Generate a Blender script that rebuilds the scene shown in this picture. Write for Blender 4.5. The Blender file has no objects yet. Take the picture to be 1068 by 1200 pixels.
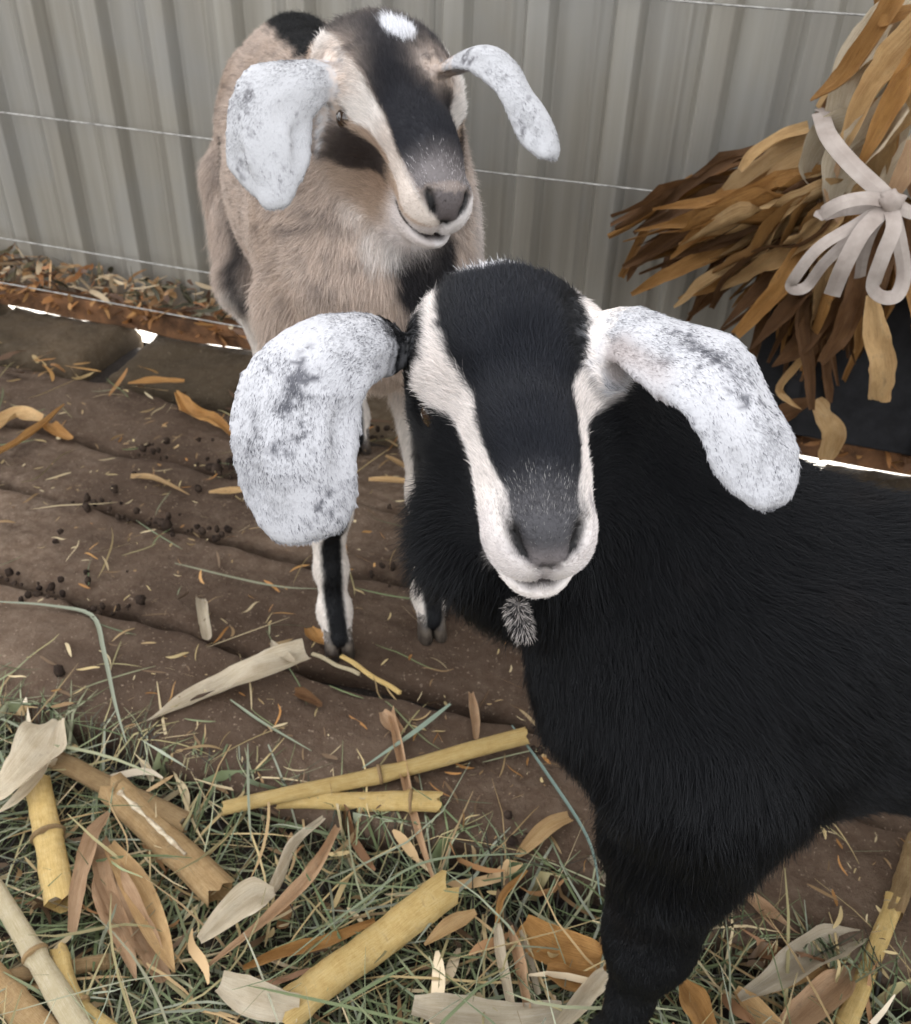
import bpy, math, random
import numpy as np
from mathutils import Vector, Matrix

rng = np.random.default_rng(7)
random.seed(7)
S = bpy.context.scene
COL = S.collection

# ------------------------------------------------------------------ camera
CAM_H = .78
FPX = 1068.0
_up = -np.array([-54, -1500, -1068.]); _up /= np.linalg.norm(_up)
_l = np.array([-3934, 830, -1068.]); _l -= _up * (_l @ _up); _l /= np.linalg.norm(_l)
CR = np.array([-_l, np.cross(_up, -_l), _up])          # world = CR @ camera axes
CC = np.array([0, 0, CAM_H])
cd = bpy.data.cameras.new('camera'); cam = bpy.data.objects.new('camera', cd); COL.objects.link(cam)
M = Matrix.Identity(4)
for i in range(3):
    for j in range(3): M[i][j] = CR[i, j]
    M[i][3] = CC[i]
cam.matrix_world = M
cd.sensor_fit = 'HORIZONTAL'; cd.sensor_width = 36; cd.lens = 36
cd.clip_start = .02; cd.clip_end = 500
cd.dof.use_dof = True; cd.dof.focus_distance = .5; cd.dof.aperture_fstop = 20
S.camera = cam

# ------------------------------------------------------------------ sky, sun, exposure
w = bpy.data.worlds.new('World'); S.world = w; w.use_nodes = True
nt = w.node_tree; nt.nodes.clear()
sky = nt.nodes.new('ShaderNodeTexSky'); sky.sky_type = 'NISHITA'; sky.sun_disc = False
SUN_EL, SUN_AZ = math.radians(48), math.radians(-18)      # the sun stands behind the metal wall
sky.sun_elevation = SUN_EL; sky.sun_rotation = SUN_AZ
sky.air_density = 1.0; sky.dust_density = 3.0; sky.ozone_density = 1.0
hs = nt.nodes.new('ShaderNodeHueSaturation'); hs.inputs['Saturation'].default_value = .16
bg = nt.nodes.new('ShaderNodeBackground'); bg.inputs['Strength'].default_value = .15
ow = nt.nodes.new('ShaderNodeOutputWorld')
nt.links.new(sky.outputs[0], hs.inputs['Color']); nt.links.new(hs.outputs[0], bg.inputs[0]); nt.links.new(bg.outputs[0], ow.inputs[0])
sd = bpy.data.lights.new('sun', 'SUN'); sd.energy = 3.5; sd.angle = math.radians(.5); sd.color = (1, .95, .87)
sun = bpy.data.objects.new('sun', sd); COL.objects.link(sun)
sdir = Vector((math.sin(SUN_AZ) * math.cos(SUN_EL), math.cos(SUN_AZ) * math.cos(SUN_EL), math.sin(SUN_EL)))
sun.rotation_euler = (-sdir).to_track_quat('-Z', 'Y').to_euler()
S.view_settings.view_transform = 'Standard'; S.view_settings.look = 'None'
S.view_settings.exposure = 2.62; S.view_settings.gamma = 1; S.view_settings.use_curve_mapping = False
S.cycles.use_denoising = True
S.cycles.max_bounces = 6; S.cycles.diffuse_bounces = 4; S.cycles.transparent_max_bounces = 8
FUR = 1.0

# ------------------------------------------------------------------ helpers
def P(x, y, t):
    """point seen at photo pixel x, y at depth t metres along the view axis"""
    return CC + CR @ np.array([(x - 534.) / FPX, -(y - 600.) / FPX, -1.]) * t

def G(x, y, z=0.):
    """point at height z seen at photo pixel x, y"""
    d = CR @ np.array([x - 534., -(y - 600.), -FPX]); return CC + d * (z - CAM_H) / d[2]

def Wy(x, y, yw):
    """point on the upright plane y = yw seen at photo pixel x, y"""
    d = CR @ np.array([x - 534., -(y - 600.), -FPX]); return CC + d * yw / d[1]

def nrm(v): v = np.asarray(v, float); return v / (np.linalg.norm(v, axis=-1, keepdims=True) + 1e-12)

def tag(o, label=None, cat=None, group=None, kind=None):
    if label: o['label'] = label
    if cat: o['category'] = cat
    if group: o['group'] = group
    if kind: o['kind'] = kind
    return o

def empty(name, loc):
    o = bpy.data.objects.new(name, None); o.location = [float(c) for c in loc]; o.empty_display_size = .05
    COL.objects.link(o); return o

def mesh(name, V, F, mat, parent=None, uv=None, smooth=True, colr=None):
    me = bpy.data.meshes.new(name)
    V = np.asarray(V, float)
    if parent is not None: V = V - np.array(parent_loc(parent))
    me.from_pydata(V.tolist(), [], [tuple(int(i) for i in f) for f in F] if not isinstance(F, list) else F)
    if uv is not None:
        ul = me.uv_layers.new(name='UVMap')
        li = np.empty(len(me.loops), dtype=np.int32); me.loops.foreach_get('vertex_index', li)
        ul.data.foreach_set('uv', np.asarray(uv, np.float32)[li].ravel())
    if colr is not None:
        a = me.attributes.new('pig', 'FLOAT_COLOR', 'POINT')
        c4 = np.ones((len(V), 4), np.float32); c4[:, :3] = colr
        a.data.foreach_set('color', c4.ravel())
    me.polygons.foreach_set('use_smooth', [smooth] * len(me.polygons))
    me.materials.append(mat)
    o = bpy.data.objects.new(name, me); COL.objects.link(o)
    if parent is not None: o.parent = parent
    return o

def parent_loc(p):
    l = np.zeros(3)
    while p is not None: l = l + np.array(p.location); p = p.parent
    return l

class MB:
    def __init__(s): s.V = []; s.F = []; s.U = []
    def add(s, V, F, U=None):
        n = len(s.V); s.V.extend(np.asarray(V).tolist()); s.F.extend([tuple(i + n for i in f) for f in F])
        s.U.extend(np.asarray(U).tolist() if U is not None else [[0, 0]] * len(V))

def vnoise(p, seed=0):
    """smooth value noise, about -1..1, p is (n,3)"""
    p = np.asarray(p, float); i = np.floor(p).astype(np.int64); f = p - i; f = f * f * (3 - 2 * f)
    def h(a):
        n = (a[:, 0] * 374761393 + a[:, 1] * 668265263 + a[:, 2] * 2147483647 + seed * 144269) & 0x7fffffff
        n = ((n ^ (n >> 13)) * 1274126177) & 0x7fffffff
        return ((n ^ (n >> 16)) & 0xffff) / 32767.5 - 1
    r = 0
    for dx in (0, 1):
        for dy in (0, 1):
            for dz in (0, 1):
                wt = (f[:, 0] if dx else 1 - f[:, 0]) * (f[:, 1] if dy else 1 - f[:, 1]) * (f[:, 2] if dz else 1 - f[:, 2])
                r = r + wt * h(i + np.array([dx, dy, dz]))
    return r

def fbm(p, seed=0, octv=4):
    r = 0; a = 1
    for k in range(octv): r = r + a * vnoise(np.asarray(p) * 2 ** k, seed + k); a *= .5
    return r / 1.6

def catmull(pts, n):
    pts = np.asarray(pts, float)
    if len(pts) == 2: return pts[0] + (pts[1] - pts[0]) * np.linspace(0, 1, n)[:, None]
    q = np.vstack([2 * pts[0] - pts[1], pts, 2 * pts[-1] - pts[-2]]); m = len(pts) - 1; out = []
    for t in np.linspace(0, m, n):
        i = min(int(t), m - 1); u = t - i; a, b, c, d = q[i:i + 4]
        out.append(.5 * ((2 * b) + (c - a) * u + (2 * a - 5 * b + 4 * c - d) * u * u + (3 * b - a - 3 * c + d) * u ** 3))
    return np.array(out)

def tube_geo(pts, rad, n=8, caps=True, flat=1.0, up=(0, 0, 1)):
    pts = np.asarray(pts, float); m = len(pts); rad = np.broadcast_to(rad, (m,))
    T = nrm(np.gradient(pts, axis=0)); V = []; U = []
    B = nrm(np.cross(T, np.array(up) + 1e-3)); N = np.cross(B, T)
    for i in range(m):
        for k in range(n):
            a = 2 * math.pi * k / n
            V.append(pts[i] + rad[i] * (B[i] * math.cos(a) + N[i] * math.sin(a) * flat)); U.append((k / n, i / (m - 1)))
    F = [(i * n + k, i * n + (k + 1) % n, (i + 1) * n + (k + 1) % n, (i + 1) * n + k) for i in range(m - 1) for k in range(n)]
    if caps: F += [tuple(range(n))[::-1], tuple((m - 1) * n + k for k in range(n))]
    return V, F, U

# ------------------------------------------------------------------ materials
class NB:
    def __init__(s, name, rough=.7, spec=.3):
        s.m = bpy.data.materials.new(name); s.m.use_nodes = True; s.t = s.m.node_tree
        s.b = s.t.nodes['Principled BSDF']; s.b.inputs['Roughness'].default_value = rough
        s.b.inputs['Specular IOR Level'].default_value = spec
    def n(s, typ, **kw):
        nd = s.t.nodes.new(typ)
        for k, v in kw.items():
            if k in nd.inputs: nd.inputs[k].default_value = v
            else: setattr(nd, k, v)
        return nd
    def l(s, a, b): s.t.links.new(a, b)
    def noise(s, scale, detail=5, rough=.6, vec=None, dist=0):
        nd = s.n('ShaderNodeTexNoise'); nd.inputs['Scale'].default_value = scale; nd.inputs['Detail'].default_value = detail
        nd.inputs['Roughness'].default_value = rough; nd.inputs['Distortion'].default_value = dist
        if vec is not None: s.l(vec, nd.inputs['Vector'])
        return nd.outputs['Fac']
    def ramp(s, fac, stops):
        r = s.n('ShaderNodeValToRGB'); e = r.color_ramp.elements
        while len(e) < len(stops): e.new(.5)
        for k, (p, c) in enumerate(stops): e[k].position = p; e[k].color = (*c, 1) if len(c) == 3 else c
        s.l(fac, r.inputs[0]); return r.outputs[0]
    def mix(s, fac, a, b, mode='MIX'):
        x = s.n('ShaderNodeMix', data_type='RGBA', blend_type=mode)
        for sock, v in ((x.inputs[0], fac), (x.inputs[6], a), (x.inputs[7], b)):
            if isinstance(v, (int, float)): sock.default_value = v
            elif isinstance(v, tuple): sock.default_value = (*v, 1)
            else: s.l(v, sock)
        return x.outputs[2]
    def bump(s, h, strength, dist):
        b = s.n('ShaderNodeBump'); b.inputs['Strength'].default_value = strength; b.inputs['Distance'].default_value = dist
        s.l(h, b.inputs['Height']); s.l(b.outputs[0], s.b.inputs['Normal'])
    def scaled(s, src, sc):
        mp = s.n('ShaderNodeMapping'); mp.inputs['Scale'].default_value = sc; s.l(src, mp.inputs[0]); return mp.outputs[0]

def mat_dirt(name, cols, rough=.9):
    b = NB(name, rough, .25); tc = b.n('ShaderNodeNewGeometry').outputs['Position']
    n1 = b.noise(6, 6, .65, tc); c1 = b.ramp(n1, [(.3, cols[0]), (.55, cols[1]), (.75, cols[2])])
    n2 = b.noise(70, 5, .7, tc); c2 = b.mix(b.ramp(n2, [(.4, (0, 0, 0)), (.75, (.55, .55, .55))]), c1, cols[3])
    n4 = b.noise(22, 4, .6, b.scaled(tc, (.25, 1, 1)))
    nb = b.noise(2.3, 3, .5, tc); c2 = b.mix(b.ramp(nb, [(.42, (.75, .75, .75)), (.62, (0, 0, 0))]), c2, cols[0])
    ns = b.noise(260, 2, .5, tc); c2 = b.mix(b.ramp(ns, [(.66, (0, 0, 0)), (.72, (.7, .7, .7))]), c2, cols[3])
    c2 = b.mix(b.ramp(n4, [(.55, (0, 0, 0)), (.72, (.6, .6, .6))]), c2, cols[0])
    b.l(c2, b.b.inputs['Base Color'])
    n3 = b.noise(160, 6, .7, tc); b.bump(b.mix(.5, n3, n2), .9, .006)
    return b.m

M_dirt = mat_dirt('caked_dirt', [(.045, .026, .015), (.115, .074, .047), (.18, .125, .084), (.26, .195, .14)])
M_earth = mat_dirt('dark_earth', [(.010, .007, .005), (.03, .02, .014), (.06, .042, .03), (.09, .07, .05)])
M_block = mat_dirt('earthy_block', [(.035, .024, .012), (.085, .056, .03), (.13, .09, .055), (.17, .13, .09)])
M_out = mat_dirt('pale_yard', [(.5, .48, .44), (.62, .6, .56), (.7, .68, .64), (.75, .73, .7)])
def mat_clod():
    b = NB('clod', .95, .1); tc = b.n('ShaderNodeNewGeometry').outputs['Position']
    b.l(b.ramp(b.noise(60, 4, .6, tc), [(.3, (.008, .005, .004)), (.7, (.05, .034, .024))]), b.b.inputs['Base Color'])
    b.bump(b.noise(300, 3, .6, tc), .5, .002); return b.m
M_clod = mat_clod()

def mat_leaf(name, lo, mid, hi, dark, rough=.55):
    b = NB(name, rough, .35)
    uv = b.n('ShaderNodeUVMap').outputs[0]; oi = b.n('ShaderNodeObjectInfo')
    vec = b.n('ShaderNodeVectorMath', operation='ADD'); b.l(uv, vec.inputs[0]); b.l(oi.outputs['Random'], vec.inputs[1])
    fib = b.noise(9, 5, .7, b.scaled(vec.outputs[0], (9, .35, 1)))
    fine = b.noise(14, 3, .6, b.scaled(vec.outputs[0], (22, .8, 1)))
    blot = b.noise(3, 4, .65, b.scaled(vec.outputs[0], (1.2, 2.4, 1)))
    c = b.ramp(b.mix(.35, fib, blot), [(.33, lo), (.5, mid), (.68, hi)])
    c = b.mix(b.ramp(blot, [(.6, (0, 0, 0)), (.8, (.8, .8, .8))]), c, dark)
    spk = b.noise(60, 3, .6, vec.outputs[0]); c = b.mix(b.ramp(spk, [(.62, (0, 0, 0)), (.72, (.55, .55, .55))]), c, dark)
    c = b.mix(b.ramp(fine, [(.52, (0, 0, 0)), (.66, (.6, .6, .6))]), c, lo)
    hv = b.n('ShaderNodeHueSaturation'); b.l(c, hv.inputs['Color'])
    mr = b.n('ShaderNodeMapRange'); mr.inputs[3].default_value = .75; mr.inputs[4].default_value = 1.2; b.l(oi.outputs['Random'], mr.inputs[0]); b.l(mr.outputs[0], hv.inputs['Value'])
    b.l(hv.outputs[0], b.b.inputs['Base Color'])
    b.bump(fine, .8, .0016)
    b.b.inputs['Subsurface Weight'].default_value = 0
    # thin leaves let some light through
    tr = b.n('ShaderNodeBsdfTranslucent'); b.l(hv.outputs[0], tr.inputs[0])
    ms = b.n('ShaderNodeMixShader'); ms.inputs[0].default_value = .22
    out = b.t.nodes['Material Output']; b.l(b.b.outputs[0], ms.inputs[1]); b.l(tr.outputs[0], ms.inputs[2]); b.l(ms.outputs[0], out.inputs[0])
    return b.m
L_pale = mat_leaf('husk_pale', (.42, .32, .20), (.62, .52, .37), (.76, .69, .55), (.30, .19, .10))
L_tan = mat_leaf('leaf_tan', (.32, .18, .07), (.54, .34, .15), (.68, .49, .26), (.17, .085, .035))
L_orange = mat_leaf('leaf_orange', (.20, .09, .025), (.42, .21, .06), (.56, .32, .12), (.10, .042, .014))
L_brown = mat_leaf('leaf_brown', (.075, .034, .013), (.17, .082, .032), (.28, .145, .06), (.04, .02, .009))
L_pink = mat_leaf('leaf_rosy', (.32, .17, .08), (.54, .34, .19), (.66, .47, .30), (.13, .07, .03))
K_yellow = mat_leaf('stalk_yellow', (.44, .27, .08), (.66, .46, .17), (.76, .60, .30), (.25, .13, .045), .42)
K_pale = mat_leaf('stalk_pale', (.42, .33, .18), (.55, .46, .29), (.66, .58, .42), (.28, .18, .09), .5)
K_ochre = mat_leaf('stalk_ochre', (.24, .14, .06), (.38, .245, .11), (.5, .36, .19), (.13, .07, .03), .5)
def mat_pith():
    b = NB('pith', .9, .1); tc = b.n('ShaderNodeNewGeometry').outputs['Position']
    b.l(b.ramp(b.noise(120, 4, .6, tc), [(.3, (.2, .13, .07)), (.6, (.46, .39, .28))]), b.b.inputs['Base Color']); b.bump(b.noise(300, 3, .6, tc), .7, .002); return b.m
M_pith = mat_pith()

def mat_pig(name, rough, spec, bump=0):
    b = NB(name, rough, spec); a = b.n('ShaderNodeAttribute'); a.attribute_name = 'pig'
    b.l(a.outputs['Color'], b.b.inputs['Base Color'])
    if bump:
        tc = b.n('ShaderNodeNewGeometry').outputs['Position']; b.bump(b.noise(500, 3, .6, tc), bump, .001)
    return b.m
M_skin = mat_pig('goat_skin', .6, .3, .5)
M_fur = mat_pig('fur_strands', .45, .2)
M_hay = mat_pig('hay_blades', .6, .3)
def mat_plain(name, c, rough=.5, spec=.5, metal=0, nscale=0, c2=None, bumpd=0):
    b = NB(name, rough, spec); b.b.inputs['Metallic'].default_value = metal
    if nscale:
        tc = b.n('ShaderNodeNewGeometry').outputs['Position']; nn = b.noise(nscale, 5, .65, tc)
        b.l(b.ramp(nn, [(.35, c), (.65, c2)]), b.b.inputs['Base Color'])
        if bumpd: b.bump(nn, .5, bumpd)
    else: b.b.inputs['Base Color'].default_value = (*c, 1)
    return b.m
M_hoof = mat_plain('hoof_horn', (.03, .022, .018), .55, .4, 0, 90, (.10, .08, .06), .001)
M_eye = mat_plain('eyeball', (.012, .008, .005), .08, .6)
M_pupil = mat_plain('dark_iris', (.030, .016, .008), .12, .6)
M_wire = mat_plain('galvanised_wire', (.22, .21, .19), .45, .5, .6, 60, (.5, .48, .44))
M_rail = mat_plain('rail_wood', (.05, .025, .012), .85, .2, 0, 18, (.19, .09, .04), .003)
M_post = mat_plain('post_wood', (.06, .045, .035), .85, .2, 0, 22, (.14, .105, .08), .003)
M_black = mat_plain('backdrop_black', (.005, .005, .006), .6, .3, 0, 30, (.015, .015, .017), .001)  # flat black of the added backdrop board
def mat_ribbon():
    b = NB('cotton_tape', .85, .15); uv = b.n('ShaderNodeUVMap').outputs[0]; tc = b.n('ShaderNodeNewGeometry').outputs['Position']
    b.l(b.ramp(b.noise(40, 4, .6, tc), [(.3, (.25, .205, .175)), (.7, (.36, .31, .27))]), b.b.inputs['Base Color'])
    b.bump(b.noise(900, 2, .5, tc), .5, .0006); return b.m
M_ribbon = mat_ribbon()
def mat_steel():
    b = NB('painted_steel', .5, .4); tc = b.n('ShaderNodeNewGeometry').outputs['Position']
    st = b.noise(1, 5, .6, b.scaled(tc, (38, 38, 1.2))); bl = b.noise(5, 4, .6, tc)
    c = b.ramp(st, [(.3, (.192, .174, .142)), (.5, (.230, .211, .174)), (.7, (.268, .25, .212))])
    c = b.mix(b.ramp(bl, [(.45, (0, 0, 0)), (.7, (.5, .5, .5))]), c, (.22, .217, .205))
    sp = b.n('ShaderNodeSeparateXYZ'); b.l(tc, sp.inputs[0])
    mr = b.n('ShaderNodeMapRange'); mr.inputs[1].default_value = 0; mr.inputs[2].default_value = .16; mr.inputs[3].default_value = .7; mr.inputs[4].default_value = 0; b.l(sp.outputs[2], mr.inputs[0])
    nn = b.noise(25, 4, .6, tc); mu = b.n('ShaderNodeMath', operation='MULTIPLY'); b.l(mr.outputs[0], mu.inputs[0]); b.l(nn, mu.inputs[1])
    c = b.mix(mu.outputs[0], c, (.10, .075, .05))       # splashed mud along the foot
    b.l(c, b.b.inputs['Base Color']); b.b.inputs['Metallic'].default_value = .1
    rr = b.n('ShaderNodeMapRange'); rr.inputs[3].default_value = .22; rr.inputs[4].default_value = .5; b.l(st, rr.inputs[0]); b.l(rr.outputs[0], b.b.inputs['Roughness'])
    b.bump(st, .25, .002); return b.m
M_steel = mat_steel()
# ------------------------------------------------------------------ ground
def sheet(name, x0, x1, y0, y1, z, mat):
    V = [(x0, y0, z), (x1, y0, z), (x1, y1, z), (x0, y1, z)]
    return tag(mesh(name, V, [(0, 1, 2, 3)], mat, smooth=False), kind='structure')
sheet('ground', -60, 60, -60, 1.47, -.075, M_earth)
yard = sheet('yard_ground', -60, 60, 1.47, 120, -.06, M_out)

def lumpy(name, x0, x1, y0, y1, z, amp, mat, seed, step=.010, drop=.07, rnd=.018, slope=0, parent=None, wavy=.006, ncoarse=7):
    """a mud-caked plank or block: noisy top, rounded edges, skirts that go down"""
    nx = max(6, int((x1 - x0) / step)); ny = max(5, int((y1 - y0) / step))
    xs = np.linspace(x0, x1, nx); ys = np.linspace(y0, y1, ny)
    X, Y = np.meshgrid(xs, ys, indexing='ij')
    p = np.stack([X, Y, np.full_like(X, seed * 3.1)], -1).reshape(-1, 3)
    n = fbm(p * np.array([ncoarse, ncoarse * 2, 1]), seed, 4) * amp + fbm(p * 55, seed + 3, 3) * amp * .35
    e = np.minimum(np.minimum(Y - y0, y1 - Y), np.minimum(X - x0, x1 - X)).reshape(-1)
    r = np.clip(1 - e / rnd, 0, 1)
    Z = z + n + slope * (p[:, 1] - y0) - rnd * (1 - np.sqrt(np.clip(1 - r * r, 0, 1)))
    wob = vnoise(np.stack([p[:, 0] * 9, np.full(len(p), seed * 1.7), np.zeros(len(p))], -1), seed) * wavy + vnoise(np.stack([p[:, 0] * 34, np.full(len(p), seed * 1.7), np.zeros(len(p))], -1), seed) * wavy * .5
    V = np.stack([p[:, 0], p[:, 1] + wob, Z], -1)
    F = [(i * ny + j, (i + 1) * ny + j, (i + 1) * ny + j + 1, i * ny + j + 1) for i in range(nx - 1) for j in range(ny - 1)]
    ring = [(i, 0) for i in range(nx)] + [(nx - 1, j) for j in range(1, ny)] + [(i, ny - 1) for i in range(nx - 2, -1, -1)] + [(0, j) for j in range(ny - 2, 0, -1)]
    idx = [i * ny + j for i, j in ring]; base = len(V)
    low = V[idx].copy(); low[:, 2] = z - drop
    V = np.vstack([V, low]); k = len(idx)
    F += [(idx[a], base + a, base + (a + 1) % k, idx[(a + 1) % k]) for a in range(k)]
    return mesh(name, V, F, mat, parent)

floor = lumpy('floor', -3.2, 2.4, .5, 1.42, -.028, .006, M_earth, 5, step=.03)
tag(floor, kind='structure')
rows = [(.508, .672, .008, [-2.6, .42, 1.9]), (.684, .852, .002, [-2.4, .9, 1.9]), (.868, 1.005, .004, [-2.7, -.02, 1.9]), (1.018, 1.19, .0, [-2.3, .25, 1.9])]
sd_ = 11
for y0, y1, z, xs in rows:
    for a, b in zip(xs[:-1], xs[1:]):
        lumpy('plank', a + .004, b - .004, y0, y1, z, .0075, M_dirt, sd_, step=.0095, drop=.045, slope=random.uniform(-.01, .03) + .01, parent=floor, wavy=.011, rnd=.012); sd_ += 1
for a, b, z in [(-2.6, -1.43, .029), (-1.42, -1.125, .021), (-1.085, -.80, .011), (-.785, -.25, .011), (-.23, .16, .016), (.175, .7, .014), (.72, 1.9, .02)]:
    o = lumpy('edging_block', a, b, 1.215, 1.405, z - .012, .011, M_block, sd_, step=.011, drop=.06, rnd=.03, slope=.06, wavy=.01, parent=floor); sd_ += 1
# bedding mound below the hay
def mound():
    nx, ny = 230, 110
    xs = np.linspace(-2.6, 1.8, nx); ys = np.linspace(-.9, .53, ny); X, Y = np.meshgrid(xs, ys, indexing='ij')
    p = np.stack([X, Y, X * 0], -1).reshape(-1, 3)
    Z = -.052 + fbm(p * 5, 40, 4) * .012 + fbm(p * 40, 41, 3) * .006
    V = np.stack([p[:, 0], p[:, 1], Z], -1)
    F = [(i * ny + j, (i + 1) * ny + j, (i + 1) * ny + j + 1, i * ny + j + 1) for i in range(nx - 1) for j in range(ny - 1)]
    return mesh('bedding_soil', V, F, M_earth)
tag(mound(), kind='structure')

# ------------------------------------------------------------------ corrugated wall
def steel_sheet(x0, x1, parent):
    prof = []; x = x0; pitch = .128
    while x < x1 - 1e-6:
        for dx, d in [(0, 0), (.050, 0), (.058, .004), (.066, .0), (.078, 0.0), (.0875, .025), (.1185, .025), (.128, 0)]:
            if x + dx <= x1 + 1e-6: prof.append((x + dx, d))
        x += pitch
    q = []
    for p in prof:
        if not q or p[0] - q[-1][0] > 1e-5: q.append(p)
    zs = [.030, .3, .6, 1.0, 1.6, 2.35]; V = []; Fc = []
    for layer, off in ((0, 0), (1, .0012)):
        for z in zs:
            for (xx, d) in q: V.append((xx, 1.45 - d + off, z))
    n = len(q); m = len(zs)
    for i in range(m - 1):
        for j in range(n - 1):
            Fc.append((i * n + j, i * n + j + 1, (i + 1) * n + j + 1, (i + 1) * n + j))
            b = n * m; Fc.append((b + i * n + j, b + (i + 1) * n + j, b + (i + 1) * n + j + 1, b + i * n + j + 1))
    o = mesh('sheet_panel', V, Fc, M_steel, parent, smooth=False)
    bv = o.modifiers.new('soft', 'BEVEL'); bv.width = .0025; bv.segments = 2; bv.limit_method = 'ANGLE'; bv.angle_limit = math.radians(15)
    return o
wall = empty('metal_wall', (0, 1.45, 0))
tag(wall, 'beige ribbed sheet metal wall behind the two goats', 'wall')
xs_ = [-3.28 + .896 * k for k in range(8)]
for k, (a, b) in enumerate(zip(xs_[:-1], xs_[1:])):
    o = steel_sheet(a, b + .0665, wall)
    o.location.y += .0016 * (k % 2)
# screws of the sheet
rail = empty('bottom_rail', (0, 1.385, .04))
tag(rail, 'rusty brown timber rail along the foot of the metal wall', 'rail')
for a, b in ((-3.2, -.62), (-.6, 1.9)):
    V = []; n_ = 60; F_ = []
    sec = [(-.016, -.022), (.018, -.022), (.018, .022), (-.016, .022)]
    for i in range(n_):
        x = a + (b - a) * i / (n_ - 1)
        for j, (dy, dz) in enumerate(sec):
            q = vnoise(np.array([[x * 8, j * 2.3, 1.1]]), 3)[0] * .003
            V.append((x, 1.385 + dy + q, .040 + dz + q))
    for i in range(n_ - 1):
        for j in range(4): F_.append((i * 4 + j, i * 4 + (j + 1) % 4, (i + 1) * 4 + (j + 1) % 4, (i + 1) * 4 + j))
    F_ += [(0, 1, 2, 3)[::-1], tuple((n_ - 1) * 4 + j for j in range(4))]
    o = mesh('timber_board', V, F_, M_rail, rail, smooth=False)
    bv = o.modifiers.new('soft', 'BEVEL'); bv.width = .003; bv.segments = 2
fence = empty('wire_fence', (0, 1.36, 0))
tag(fence, 'thin galvanised wire fence strung in front of the metal wall', 'fence')
for z, yy in ((.068, 1.366), (.147, 1.40), (.392, 1.40), (.641, 1.40), (.90, 1.40), (1.15, 1.40)):
    xs = np.linspace(-3.2, 1.9, 90)
    pts = np.stack([xs, np.full(90, yy) + vnoise(np.stack([xs * 3, xs * 0 + z * 9, xs * 0], -1), 5) * .004, z + vnoise(np.stack([xs * 2.2, xs * 0 + z * 7, xs * 0], -1), 9) * .004], -1)
    V, F_, U = tube_geo(pts, .0014, 6); mesh('wire', V, F_, M_wire, fence)
for x in (-3.1, 1.85):
    V, F_, U = tube_geo([(x, 1.40, -.05), (x, 1.40, .5), (x, 1.40, 1.3)], .018, 10); mesh('post', V, F_, M_wire, fence)
# added dark backdrop board and timber sill at the right end, behind the maize bundle
def box_geo(c, s, rot=0):
    c = np.array(c); V = []
    for dz in (-1, 1):
        for dx, dy in ((-1, -1), (1, -1), (1, 1), (-1, 1)):
            x, y = dx * s[0] / 2, dy * s[1] / 2
            V.append((c[0] + x * math.cos(rot) - y * math.sin(rot), c[1] + x * math.sin(rot) + y * math.cos(rot), c[2] + dz * s[2] / 2))
    return V, [(0, 3, 2, 1), (4, 5, 6, 7), (0, 1, 5, 4), (1, 2, 6, 5), (2, 3, 7, 6), (3, 0, 4, 7)]
def leaf_geo(pts, hw, roll=0., cup=.35, ripple=.08, n=16, m=7, facing=(0, -.6, .8), seed=0, ends=(.45, .05), tear=.0, twist=0.):
    """a long maize leaf or husk: pts centre line, hw half width, cup folds it along the midrib"""
    c = catmull(pts, n); T = nrm(np.gradient(c, axis=0)); V = []; U = []
    fc = np.array(facing, float); L = np.linalg.norm(np.diff(c, axis=0), axis=1).sum()
    for i in range(n):
        s = i / (n - 1)
        B = nrm(np.cross(T[i], fc)); N = nrm(np.cross(B, T[i])); a = roll + twist * s
        B2 = B * math.cos(a) + N * math.sin(a); N2 = N * math.cos(a) - B * math.sin(a)
        prof = ends[0] + (1 - ends[0]) * min(1, s / .3) if s < .3 else 1.0
        if s > .45: prof = 1 - (1 - ends[1]) * ((s - .45) / .55) ** 1.7
        for j in range(m):
            q = 2 * j / (m - 1) - 1
            wv = vnoise(np.array([[s * L * 28, q * 1.2 + seed * 5.1, seed * 1.3]]), 2)[0]
            ed = 1 + (tear * vnoise(np.array([[s * L * 90, seed * 2.2, np.sign(q) * 3]]), 8)[0] if abs(q) > .9 else 0)
            off = hw * prof * (cup * (q * q - .4) + ripple * wv * (1 + 2 * abs(q))) + (.05 * hw if j % 2 else 0)
            V.append(c[i] + B2 * q * hw * prof * ed * (1 - .18 * cup) + N2 * off); U.append(((q + 1) / 2, s * L * 6))
    F = [(i * m + j, i * m + j + 1, (i + 1) * m + j + 1, (i + 1) * m + j) for i in range(n - 1) for j in range(m - 1)]
    return V, F, U
_ls = [0]
def leaf(name, pts, hw, mat, parent=None, **kw):
    _ls[0] += 1; kw.setdefault('seed', _ls[0])
    V, F, U = leaf_geo(pts, hw, **kw); return mesh(name, V, F, mat, parent, uv=U)

bd = empty('maize_leaf_bundle', (.12, 1.2, .0))
tag(bd, 'sheaf of dry tan and brown maize leaves tied up against the wall', 'leaf sheaf')
def bl(pix, y, hwpx, mat, **kw):
    ys = y if isinstance(y, (list, tuple)) else [y] * len(pix)
    pts = [Wy(px, py, yy) for (px, py), yy in zip(pix, ys)]
    t = np.linalg.norm(pts[0] - CC)
    return leaf('leaf', pts, hwpx * t / FPX, mat, bd, **kw)
Tn, Or, Br, Pa, Rs = L_tan, L_orange, L_brown, L_pale, L_pink
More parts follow.
